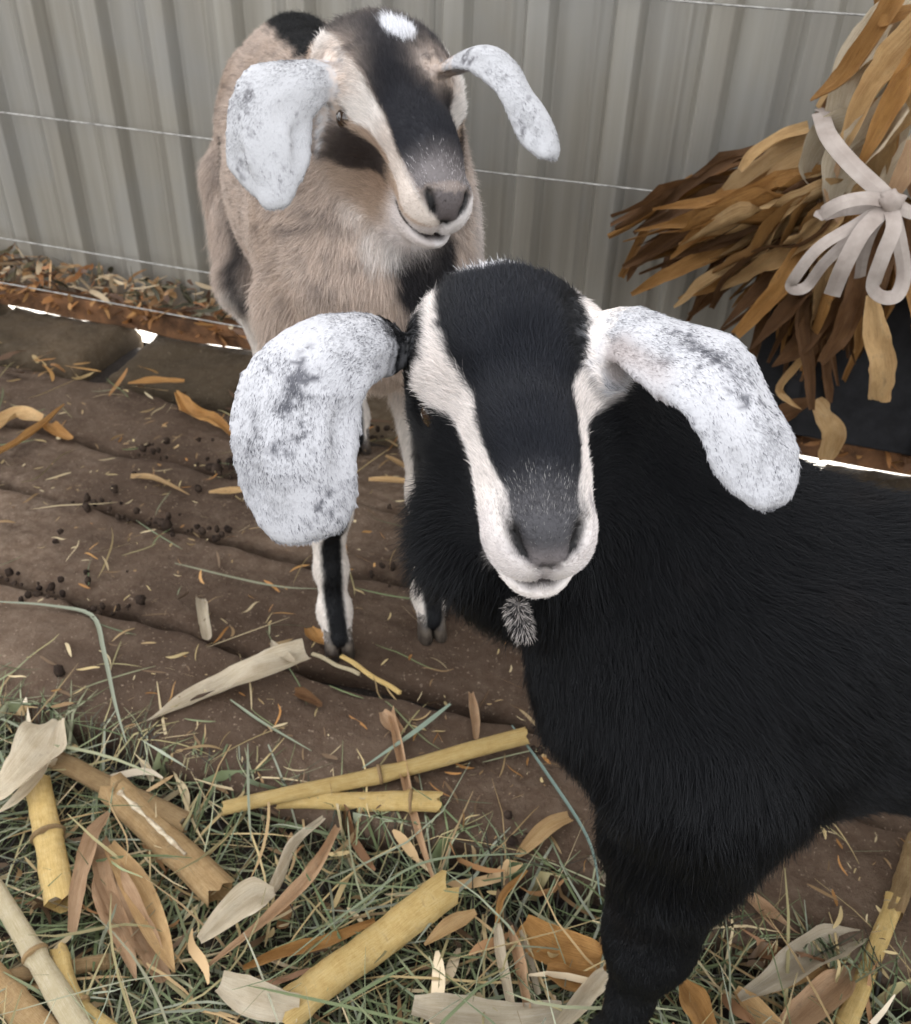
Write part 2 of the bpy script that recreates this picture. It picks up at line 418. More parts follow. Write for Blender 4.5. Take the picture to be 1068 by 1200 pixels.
# filling layers behind: random strips from the tie outward and down
for k in range(90):
    s = (k + random.random()) / 90
    ex = 720 + 300 * s + random.uniform(-25, 25); ey = 300 + 165 * s + random.uniform(-50, 25)
    sx, sy = random.uniform(985, 1050), random.uniform(170, 250)
    mx, my = (sx + ex) / 2 + random.uniform(-30, 30), (sy + ey) / 2 - 22 + random.uniform(-30, 30)
    y0 = random.uniform(1.22, 1.33)
    bl([(sx, sy), (mx, my), (ex, ey)], [y0 - .05, y0 - .03, y0 + .01], random.uniform(5, 15), random.choice([Br, Br, Br, Or]), roll=random.uniform(-.6, .6), cup=random.uniform(.3, .9), tear=.3, ends=(.8, .25), ripple=random.uniform(.1, .5), twist=random.uniform(-1.8, 1.8))  # mostly brown leaves, their dark colour stands for the shade behind the fan
for k in range(16):   # above the tie, going up and out of the picture
    sx, sy = random.uniform(960, 1060), random.uniform(170, 230)
    ex, ey = random.uniform(1030, 1190), random.uniform(-110, 20); y0 = random.uniform(1.16, 1.26)
    bl([(sx, sy), ((sx + ex) / 2 + random.uniform(-12, 12), (sy + ey) / 2), (ex, ey)], [y0, y0 - .02, y0 - .02], random.uniform(12, 24), random.choice([Tn, Tn, Or, Pa]), roll=random.uniform(-.5, .5), ripple=.3, cup=.8, ends=(.8, .5))
for k in range(26):   # the right flank of the sheaf outside the frame
    sx, sy = random.uniform(1040, 1120), random.uniform(170, 260); ex, ey = random.uniform(1080, 1330), random.uniform(300, 470); y0 = random.uniform(1.18, 1.32)
    bl([(sx, sy), ((sx + ex) / 2, (sy + ey) / 2 - 15), (ex, ey)], y0, random.uniform(8, 18), random.choice([Br, Or, Tn]), roll=random.uniform(-.6, .6), cup=.5, ends=(.8, .3))
B_ = [
 # long middle fan, photo order from the left edge to the floor
 ([(815, 212), (790, 225), (762, 262), (728, 325)], 1.30, 5, Or, dict(cup=.6, ends=(.9, .6))),
 ([(820, 215), (815, 245), (800, 285), (775, 320)], 1.32, 16, Br, dict(cup=.3)),
 ([(830, 262), (800, 280), (750, 300), (735, 330)], 1.30, 9, Br, dict(cup=.4)),
 ([(948, 150), (915, 160), (885, 180), (868, 200)], 1.14, 6, Tn, dict(cup=.7, ends=(.8, .4))),
 ([(962, 158), (925, 172), (890, 195), (850, 225)], 1.15, 12, Tn, dict(cup=.5, roll=.3, ends=(.6, .3))),
 ([(975, 180), (940, 190), (912, 208), (905, 222)], 1.12, 11, Tn, dict(cup=.8, roll=-.2, ends=(.6, .2))),
 ([(965, 195), (920, 215), (870, 235), (830, 255)], 1.17, 16, Or, dict(cup=.4, ends=(.8, .3))),
 ([(940, 200), (895, 225), (850, 240), (826, 248)], 1.18, 15, Or, dict(cup=.3, ends=(.6, .3))),
 ([(1000, 200), (935, 235), (870, 280), (790, 318), (740, 345)], 1.16, 10, Or, dict(cup=.6, roll=.2, ends=(.5, .2))),
 ([(985, 220), (900, 262), (835, 300), (760, 335)], 1.19, 12, Br, dict(cup=.5)),
 ([(1000, 228), (940, 262), (880, 300), (820, 335), (790, 360)], 1.14, 9, Tn, dict(cup=.7, roll=-.3, ends=(.5, .2))),
 ([(1000, 235), (930, 275), (860, 320), (795, 350)], 1.18, 13, Or, dict(cup=.5, roll=.4)),
 ([(1010, 240), (960, 285), (900, 330), (845, 385)], 1.13, 12, Br, dict(cup=.5)),
 ([(1032, 232), (985, 262), (940, 300), (905, 345), (862, 392)], 1.08, 11, Or, dict(cup=.7, roll=.15, ends=(.6, .5))),
 ([(1010, 255), (970, 310), (925, 360), (880, 410)], 1.12, 12, Br, dict(cup=.5)),
 ([(1020, 260), (985, 330), (940, 400), (905, 430)], 1.13, 13, Br, dict(cup=.6)),
 ([(1030, 262), (1008, 330), (990, 385), (962, 425)], 1.11, 11, Br, dict(cup=.5, ends=(.7, .3))),
 ([(945, 335), (940, 380), (948, 430), (952, 480)], 1.12, 6, Br, dict(cup=.5, ends=(.7, .5))),
 ([(960, 370), (940, 420), (915, 455), (925, 470), (940, 480)], 1.15, 4, Tn, dict(cup=.5)),
 ([(955, 470), (968, 490), (975, 510), (968, 540)], 1.2, 13, Tn, dict(cup=.4, ends=(.5, .5), tear=.15)),
 ([(950, 470), (930, 480), (905, 495), (890, 520)], 1.22, 9, Br, dict(cup=.4)),
 ([(1022, 345), (1026, 390), (1034, 430), (1030, 470)], 1.10, 12, Tn, dict(cup=.35, ends=(.4, .75), tear=.10, ripple=.2)),
 ([(1062, 330), (1080, 370), (1072, 400)], 1.12, 9, Or, dict(cup=.4)),
 ([(978, 190), (972, 215), (975, 245), (985, 262)], 1.07, 7, Rs, dict(cup=.5, ends=(.9, .4))),
 # pale bulky husks above the ribbon
 ([(1100, -30), (1045, 40), (1010, 90), (985, 150)], 1.12, 26, Pa, dict(cup=.55, ends=(.7, .5), ripple=.03)),
 ([(1010, 150), (975, 170), (958, 205), (962, 238)], 1.09, 24, Pa, dict(cup=.8, roll=.25, ends=(.7, .3), ripple=.04)),
 ([(1060, 120), (1020, 165), (990, 200), (975, 240)], 1.07, 20, Pa, dict(cup=.8, ends=(.9, .3))),
 ([(1110, 60), (1070, 110), (1035, 165), (1020, 215)], 1.09, 22, Tn, dict(cup=.6, ends=(.9, .5))),
 ([(1120, 130), (1085, 170), (1055, 200), (1040, 225)], 1.07, 15, Pa, dict(cup=.5, ends=(.9, .6))),
 ([(1075, 165), (1062, 200), (1045, 232)], 1.05, 9, Rs, dict(cup=.6, ends=(.9, .6))),
 ([(1090, 30), (1050, 70), (1015, 115), (990, 170)], 1.07, 13, Tn, dict(cup=.9, ends=(.9, .4))),
 ([(1120, 10), (1072, 75), (1040, 130), (1010, 190)], 1.06, 11, Or, dict(cup=.9, ends=(.9, .3))),
 ([(1060, -20), (1020, 50), (985, 95), (950, 118)], 1.10, 10, Or, dict(cup=.8, ends=(.9, .1))),
 ([(1080, -40), (1030, 40), (1000, 85), (960, 128)], 1.15, 16, Tn, dict(cup=.6, roll=-.3, ends=(.9, .3))),
 ([(1120, -20), (1075, 30), (1035, 60), (975, 105)], 1.13, 11, Tn, dict(cup=.7, ends=(.9, .1))),
 ([(1085, 5), (1050, 18), (1030, 30)], 1.10, 9, Or, dict(cup=.6, ends=(.9, .2))),
 ([(1000, 100), (980, 120), (966, 135), (955, 132)], 1.14, 9, Br, dict(cup=.5)),
 ([(1060, 240), (1040, 290), (1035, 345)], 1.12, 10, Br, dict(cup=.5)),
 ([(1050, 250), (1060, 300), (1066, 350)], 1.14, 12, Br, dict(cup=.5)),
]
for pix, y, hw, m_, kw in B_:
    kw.setdefault('ripple', .28); kw.setdefault('tear', .10); kw.setdefault('twist', random.uniform(-.5, .5)); bl(pix, y, hw * 1.3, m_, n=26, m=9, **kw)

for k in range(34):   # broad loose leaves on the outside of the fan
    s = random.random(); ex = 750 + 215 * s + random.uniform(-20, 20); ey = 255 + 150 * s + random.uniform(-20, 30)
    sx, sy = 1000 + random.uniform(-25, 15), 190 + 50 * s; y0 = random.uniform(1.10, 1.18)
    bl([(sx, sy), ((2 * sx + ex) / 3 + random.uniform(-15, 15), (2 * sy + ey) / 3 + random.uniform(-22, 12)), ((sx + 2 * ex) / 3, (sy + 2 * ey) / 3 + random.uniform(-14, 14)), (ex, ey)], [y0 - .02, y0 - .03, y0, y0 + .05], random.uniform(8, 17), random.choice([Or, Or, Tn, Tn, Br]), roll=random.uniform(-.9, .9), cup=random.uniform(.5, 1.0), tear=.3, ripple=.4, ends=(.6, .15), twist=random.uniform(-1.4, 1.4), n=24)

# the tape: a thing of its own
rb = empty('ribbon', Wy(1045, 235, 1.03)); tag(rb, 'pale cotton tape tied in a bow round the maize leaves', 'ribbon')
def tape(name, pix, ys, hwpx, facing=(0, -.7, .5), n=60, roll=0, twist=0):
    pts = [Wy(px, py, yy) for (px, py), yy in zip(pix, ys)]
    c = catmull(pts, n); V = []; U = []; T = nrm(np.gradient(c, axis=0)); fc = nrm(facing)
    hw = hwpx * np.linalg.norm(pts[0] - CC) / FPX; rows_ = 6
    for i in range(n):
        s = i / (n - 1); B = nrm(np.cross(T[i], fc)); N = np.cross(B, T[i]); a = roll + twist * s
        B2 = B * math.cos(a) + N * math.sin(a); N2 = N * math.cos(a) - B * math.sin(a)
        sec = [(-1, .0), (0, .14), (1, .0), (1, -.09), (0, .05), (-1, -.09)]
        for q, h in sec: V.append(c[i] + B2 * q * hw + N2 * h * hw); U.append(((q + 1) / 2, s))
    F = [(i * 6 + j, i * 6 + (j + 1) % 6, (i + 1) * 6 + (j + 1) % 6, (i + 1) * 6 + j) for i in range(n - 1) for j in range(6)]
    F += [tuple(range(6))[::-1], tuple((n - 1) * 6 + j for j in range(6))]
    return mesh(name, V, F, M_ribbon, rb, uv=U, smooth=False)
tape('band', [(962, 132), (972, 160), (998, 192), (1030, 222), (1044, 236)], [1.10, 1.05, 1.03, 1.02, 1.02], 8.5)
tape('band', [(1044, 236), (1075, 250), (1120, 240), (1150, 190)], [1.02, 1.03, 1.06, 1.16], 7)
tape('band', [(962, 132), (1010, 120), (1080, 130), (1150, 190)], [1.10, 1.34, 1.34, 1.16], 7)
tape('bow_loop', [(1042, 236), (1015, 232), (985, 238), (962, 252), (985, 246), (1010, 243), (1040, 240)], [1.015, 1.0, .99, 1.0, 1.03, 1.03, 1.02], 7)
tape('bow_loop', [(1040, 240), (1005, 262), (960, 290), (932, 325), (928, 338), (945, 336), (965, 310), (990, 285), (1010, 262), (1040, 240)], [1.015, .99, .97, .97, .985, 1.0, 1.0, 1.01, 1.02, 1.02], 6, n=90)
tape('ribbon_tail', [(1040, 242), (1012, 270), (990, 310), (975, 346)], [1.015, .98, .97, .98], 8.5)
tape('bow_loop', [(1043, 240), (1048, 265), (1035, 300), (1024, 335), (1035, 348), (1052, 345), (1060, 320), (1055, 285), (1046, 245)], [1.015, .99, .98, .985, 1.0, 1.01, 1.02, 1.02, 1.02], 7.5, n=90)
tape('ribbon_tail', [(1040, 242), (1022, 270), (1012, 300), (1008, 325)], [1.02, 1.02, 1.03, 1.05], 6)
kn, kf, ku = [], [], []
def ball(c, r, sx=(1, 1, 1), nu=14, nv=9, lump=.12, seed=1):
    V = []; 
    for i in range(nv + 1):
        th = math.pi * i / nv
        for j in range(nu):
            ph = 2 * math.pi * j / nu; d = np.array([math.sin(th) * math.cos(ph), math.sin(th) * math.sin(ph), math.cos(th)])
            V.append(np.array(c) + d * np.array(sx) * r * (1 + lump * vnoise((d * 2.1 + seed)[None], 4)[0]))
    F = [(i * nu + j, (i + 1) * nu + j, (i + 1) * nu + (j + 1) % nu, i * nu + (j + 1) % nu) for i in range(nv) for j in range(nu)]
    return V, F
V, F = ball(Wy(1045, 236, 1.01), .011, (1.1, .8, 1), lump=.35); mesh('knot', V, F, M_ribbon, rb)
# dark backdrop board, added in place of the dark tangle behind the sheaf
brd = empty('dark_backdrop', (.35, 1.37, 0)); tag(brd, 'black backdrop board added for the dark tangle behind the maize sheaf', 'board')
V, F = box_geo((.42, 1.345, .20), (.76, .02, .26)); o = mesh('panel', V, F, M_black, brd, smooth=False); o.modifiers.new('b', 'BEVEL').width = .004
for x in (.1, .3, .5, .7):
    V, F = box_geo((x, 1.328, .20), (.02, .012, .25)); mesh('backdrop_rib', V, F, M_black, brd, smooth=False)
# ------------------------------------------------------------------ goats: signed distance bodies, surface nets, strand fur
class Field:
    def __init__(s): s.pr = []
    def cone(s, a, b, ra, rb, k=.012, flow=(0, 0, -1), reg='trunk'):
        a = np.asarray(a, float); b = np.asarray(b, float)
        s.pr.append(('c', (a, b, ra, rb), k, np.asarray(flow, float), reg, np.minimum(a - ra, b - rb), np.maximum(a + ra, b + rb)))
    def cut(s, a, b, ra, rb, k=.004):
        s.cone(a, b, ra, rb, k); s.pr[-1] = ('n',) + s.pr[-1][1:]
    def ell(s, c, A, r, k=.012, flow=(0, 0, -1), reg='trunk', sub=False):
        c = np.asarray(c, float); A = np.asarray(A, float); r = np.asarray(r, float)
        ext = np.sqrt(((A * r) ** 2).sum(1))
        s.pr.append(('s' if sub else 'e', (c, A, r), k, np.asarray(flow, float), reg, c - ext, c + ext))
    @staticmethod
    def dist(t, q, p, full=False):
        if t in ('c', 'n'):
            a, b, ra, rb = q; ba = b - a; pa = p - a
            h = np.clip((pa @ ba) / (ba @ ba + 1e-12), 0, 1)
            return np.sqrt(((pa - h[..., None] * ba) ** 2).sum(-1)) - (ra + (rb - ra) * h)
        c, A, r = q; l = (p - c) @ A
        k0 = np.sqrt(((l / r) ** 2).sum(-1)); k1 = np.sqrt(((l / (r * r)) ** 2).sum(-1)) + 1e-9
        return np.maximum(k0 * (k0 - 1) / k1, (np.abs(l) - r).max(-1)) if full else k0 * (k0 - 1) / k1
    def grid(s, vox):
        lo = np.min([q[5] for q in s.pr if q[0] not in 'sn'], 0) - .02; hi = np.max([q[6] for q in s.pr if q[0] not in 'sn'], 0) + .02
        n = np.ceil((hi - lo) / vox).astype(int) + 1; D = np.full(n, .03, np.float32)
        for t, q, k, fl, rg, a, b in s.pr:
            pad = max(.022, k * 1.1)
            i0 = np.maximum(0, ((a - pad - lo) / vox).astype(int)); i1 = np.minimum(n, ((b + pad - lo) / vox).astype(int) + 2)
            ax = [lo[d] + vox * np.arange(i0[d], i1[d]) for d in range(3)]
            p = np.stack(np.meshgrid(*ax, indexing='ij'), -1).astype(np.float32)
            d = s.dist(t, q, p); sl = tuple(slice(i0[d_], i1[d_]) for d_ in range(3)); o = D[sl]
            if t in 'sn':
                h = np.clip(k - np.abs(o + d), 0, None) / k; D[sl] = np.maximum(o, -d) + h * h * k * .25
            else:
                h = np.clip(k - np.abs(o - d), 0, None) / k; D[sl] = np.minimum(o, d) - h * h * k * .25
        return D, lo
    def weights(s, p, sharp=.0035):
        ps = [q for q in s.pr if q[0] not in 'sn']; ds = np.stack([s.dist(q[0], q[1], p, True) for q in ps], 1)
        w_ = np.exp(-(ds - ds.min(1, keepdims=True)) / sharp); w_ /= w_.sum(1, keepdims=True)
        fl = nrm(w_ @ np.array([nrm(q[3]) for q in ps])); regs = {}
        for i, q in enumerate(ps): regs[q[4]] = regs.get(q[4], 0) + w_[:, i]
        return fl, regs

def surface_nets(D, lo, vox):
    s = D < 0
    c = [s[dx:s.shape[0] - 1 + dx, dy:s.shape[1] - 1 + dy, dz:s.shape[2] - 1 + dz] for dx in (0, 1) for dy in (0, 1) for dz in (0, 1)]
    al = c[0].copy(); an = c[0].copy()
    for q in c[1:]: al &= q; an |= q
    act = an & ~al; I = np.argwhere(act); idx = np.full(act.shape, -1, np.int32); idx[tuple(I.T)] = np.arange(len(I))
    cor = np.array([(dx, dy, dz) for dx in (0, 1) for dy in (0, 1) for dz in (0, 1)])
    val = np.stack([D[tuple((I + k).T)] for k in cor], 1).astype(float)
    acc = np.zeros((len(I), 3)); cnt = np.zeros(len(I))
    for a in range(8):
        for b in range(a + 1, 8):
            if np.abs(cor[a] - cor[b]).sum() != 1: continue
            va, vb = val[:, a], val[:, b]; m = (va < 0) != (vb < 0); t = np.where(m, va / (va - vb + 1e-12), 0)
            acc += np.where(m[:, None], cor[a] + t[:, None] * (cor[b] - cor[a]), 0); cnt += m
    V = lo + vox * (I + acc / cnt[:, None]); F = []
    for ax in range(3):
        o1, o2 = [(1, 2), (2, 0), (0, 1)][ax]
        sl0 = [slice(1, -1)] * 3; sl0[ax] = slice(0, -1)
        sl1 = [slice(1, -1)] * 3; sl1[ax] = slice(1, None)
        A = s[tuple(sl0)]; B = s[tuple(sl1)]; E = np.argwhere(A != B); off = np.ones(3, int); off[ax] = 0; E = E + off
        e1 = np.zeros(3, int); e1[o1] = 1; e2 = np.zeros(3, int); e2[o2] = 1
        q = np.stack([idx[tuple((E - e1 - e2).T)], idx[tuple((E - e2).T)], idx[tuple(E.T)], idx[tuple((E - e1).T)]], 1)
        ins = s[tuple(E.T)]; q[~ins] = q[~ins][:, ::-1]; F.append(q)
    F = np.concatenate(F); F = F[(F >= 0).all(1)]
    for it in range(3):   # light smoothing
        a = np.zeros_like(V); n = np.zeros(len(V))
        for k in range(4):
            i, j = F[:, k], F[:, (k + 1) % 4]
            for d in range(3): a[:, d] += np.bincount(i, V[j, d], len(V)) + np.bincount(j, V[i, d], len(V))
            n += np.bincount(i, minlength=len(V)) + np.bincount(j, minlength=len(V))
        V = V * .5 + .5 * a / np.maximum(n, 1)[:, None]
    return V, F

def vnormals(V, F):
    fn = np.cross(V[F[:, 2]] - V[F[:, 0]], V[F[:, 3]] - V[F[:, 1]]); N = np.zeros_like(V)
    for k in range(4):
        for d in range(3): N[:, d] += np.bincount(F[:, k], fn[:, d], len(V))
    return nrm(N), np.linalg.norm(fn, axis=1) / 2

class Goat:
    """head frame: u towards the nose, v out of the forehead, w to the side; unit = head length L"""
    def __init__(s, o, yaw, scale): s.O = np.array(o, float); s.sc = scale; c, n = math.cos(yaw), math.sin(yaw); s.R = np.array([[c, -n, 0], [n, c, 0], [0, 0, 1]]); s.f = Field()
    zs = 1.
    def W(s, x, y, z): return s.O + s.R @ (np.array([x, y, z * s.zs], float) * s.sc)
    def local(s, p): return ((p - s.O) @ s.R) / s.sc / np.array([1, 1, s.zs])
    def set_head(s, A, B, roll, L):
        s.L = L; s.H0 = np.array(A); s.n = nrm(np.array(B) - s.H0); c = nrm(CC - s.H0); d = nrm(c - s.n * (c @ s.n))
        w_ = np.cross(d, s.n); s.d = d * math.cos(roll) + w_ * math.sin(roll); s.w = np.cross(s.d, s.n); s.HA = np.stack([s.n, s.d, s.w], 1)
    def Hd(s, u, v, w): return s.H0 + s.HA @ (np.array([u, v, w], float) * s.L)
    def hl(s, p): return ((p - s.H0) @ s.HA) / s.L

def head_prims(g):
    f, L, A = g.f, g.L, g.HA
    back = -g.n
    def e(u, v, w, r, k=.02, reg='head', flow=None, rot=0, sub=False):
        R = A
        if rot: c, s_ = math.cos(rot), math.sin(rot); R = A @ np.array([[c, -s_, 0], [s_, c, 0], [0, 0, 1]])
        f.ell(g.Hd(u, v, w), R, np.array(r) * L, k * L / .2, back if flow is None else flow, reg, sub)
    def cn(a, b, ra, rb, k=.02, reg='head', flow=None): f.cone(g.Hd(*a), g.Hd(*b), ra * L, rb * L, k * L / .2, back if flow is None else flow, reg)
    fw = lambda s_: back * .8 + g.w * s_ * .5
    e(.13, -.24, 0, (.26, .225, .285), .02)
    e(.26, -.22, 0, (.20, .175, .245), .03)
    cn((.28, -.215, 0), (.66, -.152, 0), .165, .108, .03)
    cn((.60, -.135, 0), (.90, -.170, 0), .108, .098, .03)
    for s_ in (-1, 1):
        e(.185, -.180, s_ * .235, (.15, .085, .078), .03, flow=fw(s_))          # brow ridge
        e(.36, -.31, s_ * .185, (.11, .10, .075), .02, flow=fw(s_))            # below the eye
        cn((.30, -.42, s_ * .13), (.86, -.375, s_ * .05), .115, .070, .03, flow=back + g.d * -.3)   # jaw
        e(.30, -.38, s_ * .165, (.19, .17, .075), .03, flow=back - g.d * .4)   # cheek
        cn((.52, -.20, s_ * .080), (.88, -.22, s_ * .085), .076, .075, .02, 'muzzle')
        e(.932, -.240, s_ * .073, (.086, .095, .072), .014, 'muzzle')          # upper lip
        e(.925, -.150, s_ * .080, (.050, .044, .038), .010, 'muzzle')          # nostril wing
    e(.950, -.190, 0, (.052, .07, .06), .012, 'nose')
    e(.948, -.366, 0, (.088, .060, .098), .012, 'muzzle')                      # chin
    e(.930, -.250, 0, (.086, .098, .10), .012, 'muzzle')
    for s_ in (-1, 1):
        f.cut(g.Hd(.955, -.128, s_ * .096), g.Hd(.995, -.178, s_ * .072), .021 * L, .013 * L)
        f.cut(g.Hd(.995, -.178, s_ * .072), g.Hd(1.015, -.235, s_ * .010), .007 * L, .004 * L)
        e(1.0, -.335, s_ * .050, (.110, .006, .11), .004, sub=True)
        e(.36, -.262, s_ * .275, (.062, .050, .045), .010, sub=True)
    e(1.03, -.285, 0, (.035, .05, .006), .006, sub=True)
    for s_ in (-1, 1):   # eyelids
        cn((.295, -.270, s_ * .262), (.36, -.212, s_ * .262), .014, .018, .006, flow=fw(s_)); cn((.36, -.212, s_ * .262), (.43, -.262, s_ * .232), .018, .012, .006, flow=fw(s_))
        cn((.295, -.275, s_ * .262), (.36, -.312, s_ * .252), .012, .014, .006, flow=fw(s_)); cn((.36, -.312, s_ * .252), (.43, -.268, s_ * .232), .014, .011, .006, flow=fw(s_))

def ear_prims(g, pts, hws, nor, cup, th=.0019, k=.0035, n=34, reg='ear'):
    """pts world chain, hws half widths, nor outward normals per station, cup sideways curl"""
    c = catmull(pts, n); T = nrm(np.gradient(c, axis=0)); t = np.linspace(0, 1, n); hw = np.interp(t, np.linspace(0, 1, len(hws)), hws)
    hw = np.convolve(np.r_[hw[0], hw, hw[-1]], [.25, .5, .25], 'valid')
    nn = nrm(np.stack([np.interp(t, np.linspace(0, 1, len(nor)), np.array(nor)[:, d]) for d in range(3)], 1))
    st = np.linalg.norm(np.diff(c, axis=0), axis=1).mean(); hw = hw * 1.07 * (1 + .09 * vnoise(np.stack([t * 5, t * 0, t * 0 + hws[2] * 999], -1), 3))
    for i in range(n):
        B = nrm(np.cross(T[i], nn[i])); N = np.cross(B, T[i])
        for q in (-1, 0, 1):
            cc_ = c[i] + N * (.0022 * math.sin(t[i] * 11 + q * 1.9)) + B * q * hw[i] * .52 - N * cup * hw[i] * (q * q) * .5
            a = -q * cup * .9; Bq = B * math.cos(a) + N * math.sin(a); Nq = N * math.cos(a) - B * math.sin(a)
            g.f.ell(cc_, np.stack([T[i], Bq, Nq], 1), (max(st * 2.2, .007), hw[i] * .52, th), k, T[i], reg)

def body_prims(g, neck_r=(.075, .052), foot=None, legr=1.):
    f, W, s = g.f, g.W, g.sc; R = g.R; back = R @ np.array([-1, 0, -.25]); dn = np.array([0, 0, -1.]) + .15 * back; bd_ = nrm(back + dn * .6)
    I = R
    def e(x, y, z, r, k=.04, flow=back, reg='trunk'): f.ell(W(x, y, z), I, np.array(r) * s * np.array([1, 1, .5 + .5 * g.zs]), k * s, flow, reg)
    e(-.15, 0, .405, (.20, .100, .118)); e(-.29, 0, .385, (.17, .112, .118)); e(-.42, 0, .42, (.12, .088, .105))
    e(.02, 0, .385, (.085, .072, .095), flow=dn); e(-.05, 0, .465, (.11, .05, .062))
    e(-.35, 0, .475, (.16, .05, .05)); e(-.2, 0, .478, (.16, .045, .045))
    for q in (-1, 1):
        e(-.03, q * .06, .40, (.085, .042, .12), flow=bd_); e(-.44, q * .06, .36, (.085, .045, .13), flow=bd_)
    ft = foot or {}
    for nm, q in (('fr', -1), ('fl', 1)):
        fx, fy = ft.get(nm, (0, 0)); J = [(0, q * .062, .36, .050), (-.035 + (.04 if legr > 1 else 0), q * .066, .275, .036), (.0 + fx * .5, q * .062 + fy * .5, .165, .0235), (.0 + fx * .85, q * .06 + fy * .85, .095, .0155), (.004 + fx, q * .06 + fy, .045, .0165), (.02 + fx, q * .06 + fy, .022, .016)]
        for a, b in zip(J[:-1], J[1:]): f.cone(W(*a[:3]), W(*b[:3]), a[3] * s * (legr if a[2] > .1 else 1), b[3] * s * (legr if b[2] > .1 else 1), .02 * s, dn, 'leg')
        f.ell(W(.008 + fx * .5, q * .062 + fy * .5, .165), I, np.array([.022, .022, .028]) * s, .015, dn, 'leg')
        g.feet.append((.026 + fx, q * .06 + fy))
    for nm, q in (('hr', -1), ('hl', 1)):
        fx, fy = ft.get(nm, (0, 0)); J = [(-.43, q * .07, .36, .06), (-.36, q * .082, .275, .046), (-.485 + fx, q * .07 + fy, .175, .022), (-.468 + fx, q * .068 + fy, .09, .0155), (-.462 + fx, q * .066 + fy, .045, .017), (-.446 + fx, q * .066 + fy, .022, .016)]
        for a, b in zip(J[:-1], J[1:]): f.cone(W(*a[:3]), W(*b[:3]), a[3] * s, b[3] * s, .02 * s, dn, 'leg')
        g.feet.append((-.44 + fx, q * .066 + fy))
    f.cone(W(-.52, 0, .45), W(-.575, 0, .43), .022 * s, .012 * s, .02, R @ np.array([-1, 0, -.8]), 'trunk'); f.cone(W(-.575, 0, .43), W(-.60, 0, .375), .012 * s, .008 * s, .01, dn, 'trunk')
    # neck
    occ = g.Hd(.05, -.30, 0); thr = g.Hd(.12, -.42, 0); wd = W(-.06, 0, .455); ch = W(.03, 0, .39)
    f.cone(wd, occ, neck_r[0] * s, neck_r[1] * s, .045 * s, nrm(wd - occ) + .2 * dn, 'neck'); f.cone(ch, thr, neck_r[0] * 1.05 * s, neck_r[1] * .85 * s, .045 * s, nrm(ch - thr) + .3 * dn, 'neck')
    m = (np.array(wd) + ch) / 2; m2 = (occ + thr) / 2; f.cone(m, m2, neck_r[0] * .95 * s, neck_r[1] * 1.05 * s, .045 * s, nrm(m - m2) + .2 * dn, 'neck')

def fur_object(g, V, F, N, area, n, pigment, style, parent, cull=None):
    fl_v, reg_v = g.f.weights(V)
    P0 = V[F].mean(1); dens = style['density'](g, P0, {k: v[F].mean(1) for k, v in reg_v.items()})
    pr = area * dens; pr = pr / pr.sum(); n = int(n * FUR)
    fi = rng.choice(len(F), n, p=pr); a, b = rng.random((2, n)); q = F[fi]
    wts = np.stack([(1 - a) * (1 - b), a * (1 - b), a * b, (1 - a) * b], 1)
    mixv = lambda X: (X[q] * wts[..., None]).sum(1) if X.ndim == 2 else (X[q] * wts).sum(1)
    p = mixv(V); nn = nrm(mixv(N)); fl = nrm(mixv(fl_v)); reg = {k: mixv(v) for k, v in reg_v.items()}
    fl = nrm(fl - nn * (fl * nn).sum(1, keepdims=True))
    ln = style['length'](g, p, reg); ln = ln * rng.uniform(.6, 1.15, n); lift = style['lift'](g, p, reg)
    clump = np.stack([vnoise(p * 110, 5 + i) * .6 + vnoise(p * 38, 15 + i) * .8 + vnoise(p * 17, 25 + i) * .6 for i in range(3)], 1)
    r3 = rng.normal(size=(n, 3))
    d0 = nrm(fl * 1.0 + nn * (lift[:, None] + .25) + r3 * .12 + clump * .18); d1 = nrm(fl + nn * (lift[:, None] * .6) + r3 * .16 + clump * .26 + np.array([0, 0, -.08]))
    d2 = nrm(fl + nn * lift[:, None] * .3 + r3 * .2 + clump * .34 + np.array([0, 0, -.18]))
    l = ln[:, None]; K = np.empty((n, 4, 3), np.float32)
    K[:, 0] = p - nn * .0006; K[:, 1] = K[:, 0] + d0 * l * .33; K[:, 2] = K[:, 1] + d1 * l * .34; K[:, 3] = K[:, 2] + d2 * l * .33
    rad = style['radius'](g, p, reg)[:, None] * np.array([1, .9, .65, .15])
    c = pigment(g, p, reg, nn, True) * rng.uniform(.75, 1.25, (n, 1)); c = np.clip(c, .002, .95)
    hc = bpy.data.hair_curves.new('fur'); hc.add_curves([4] * n)
    K -= parent_loc(parent).astype(np.float32)
    hc.attributes['position'].data.foreach_set('vector', K.ravel())
    ra = hc.attributes.get('radius') or hc.attributes.new('radius', 'FLOAT', 'POINT'); ra.data.foreach_set('value', rad.astype(np.float32).ravel())
    ca = hc.attributes.new('pig', 'FLOAT_COLOR', 'CURVE'); c4 = np.ones((n, 4), np.float32); c4[:, :3] = c; ca.data.foreach_set('color', c4.ravel())
    hc.materials.append(M_fur); o = bpy.data.objects.new('fur', hc); COL.objects.link(o); o.parent = parent
    return o

def sstep(a, b, x): t = np.clip((x - a) / (b - a), 0, 1); return t * t * (3 - 2 * t)
def mixc(c, k, m):
    m = m[:, None]; return c * (1 - m) + np.array(k) * m
BLACK = (.0030, .0032, .0041)

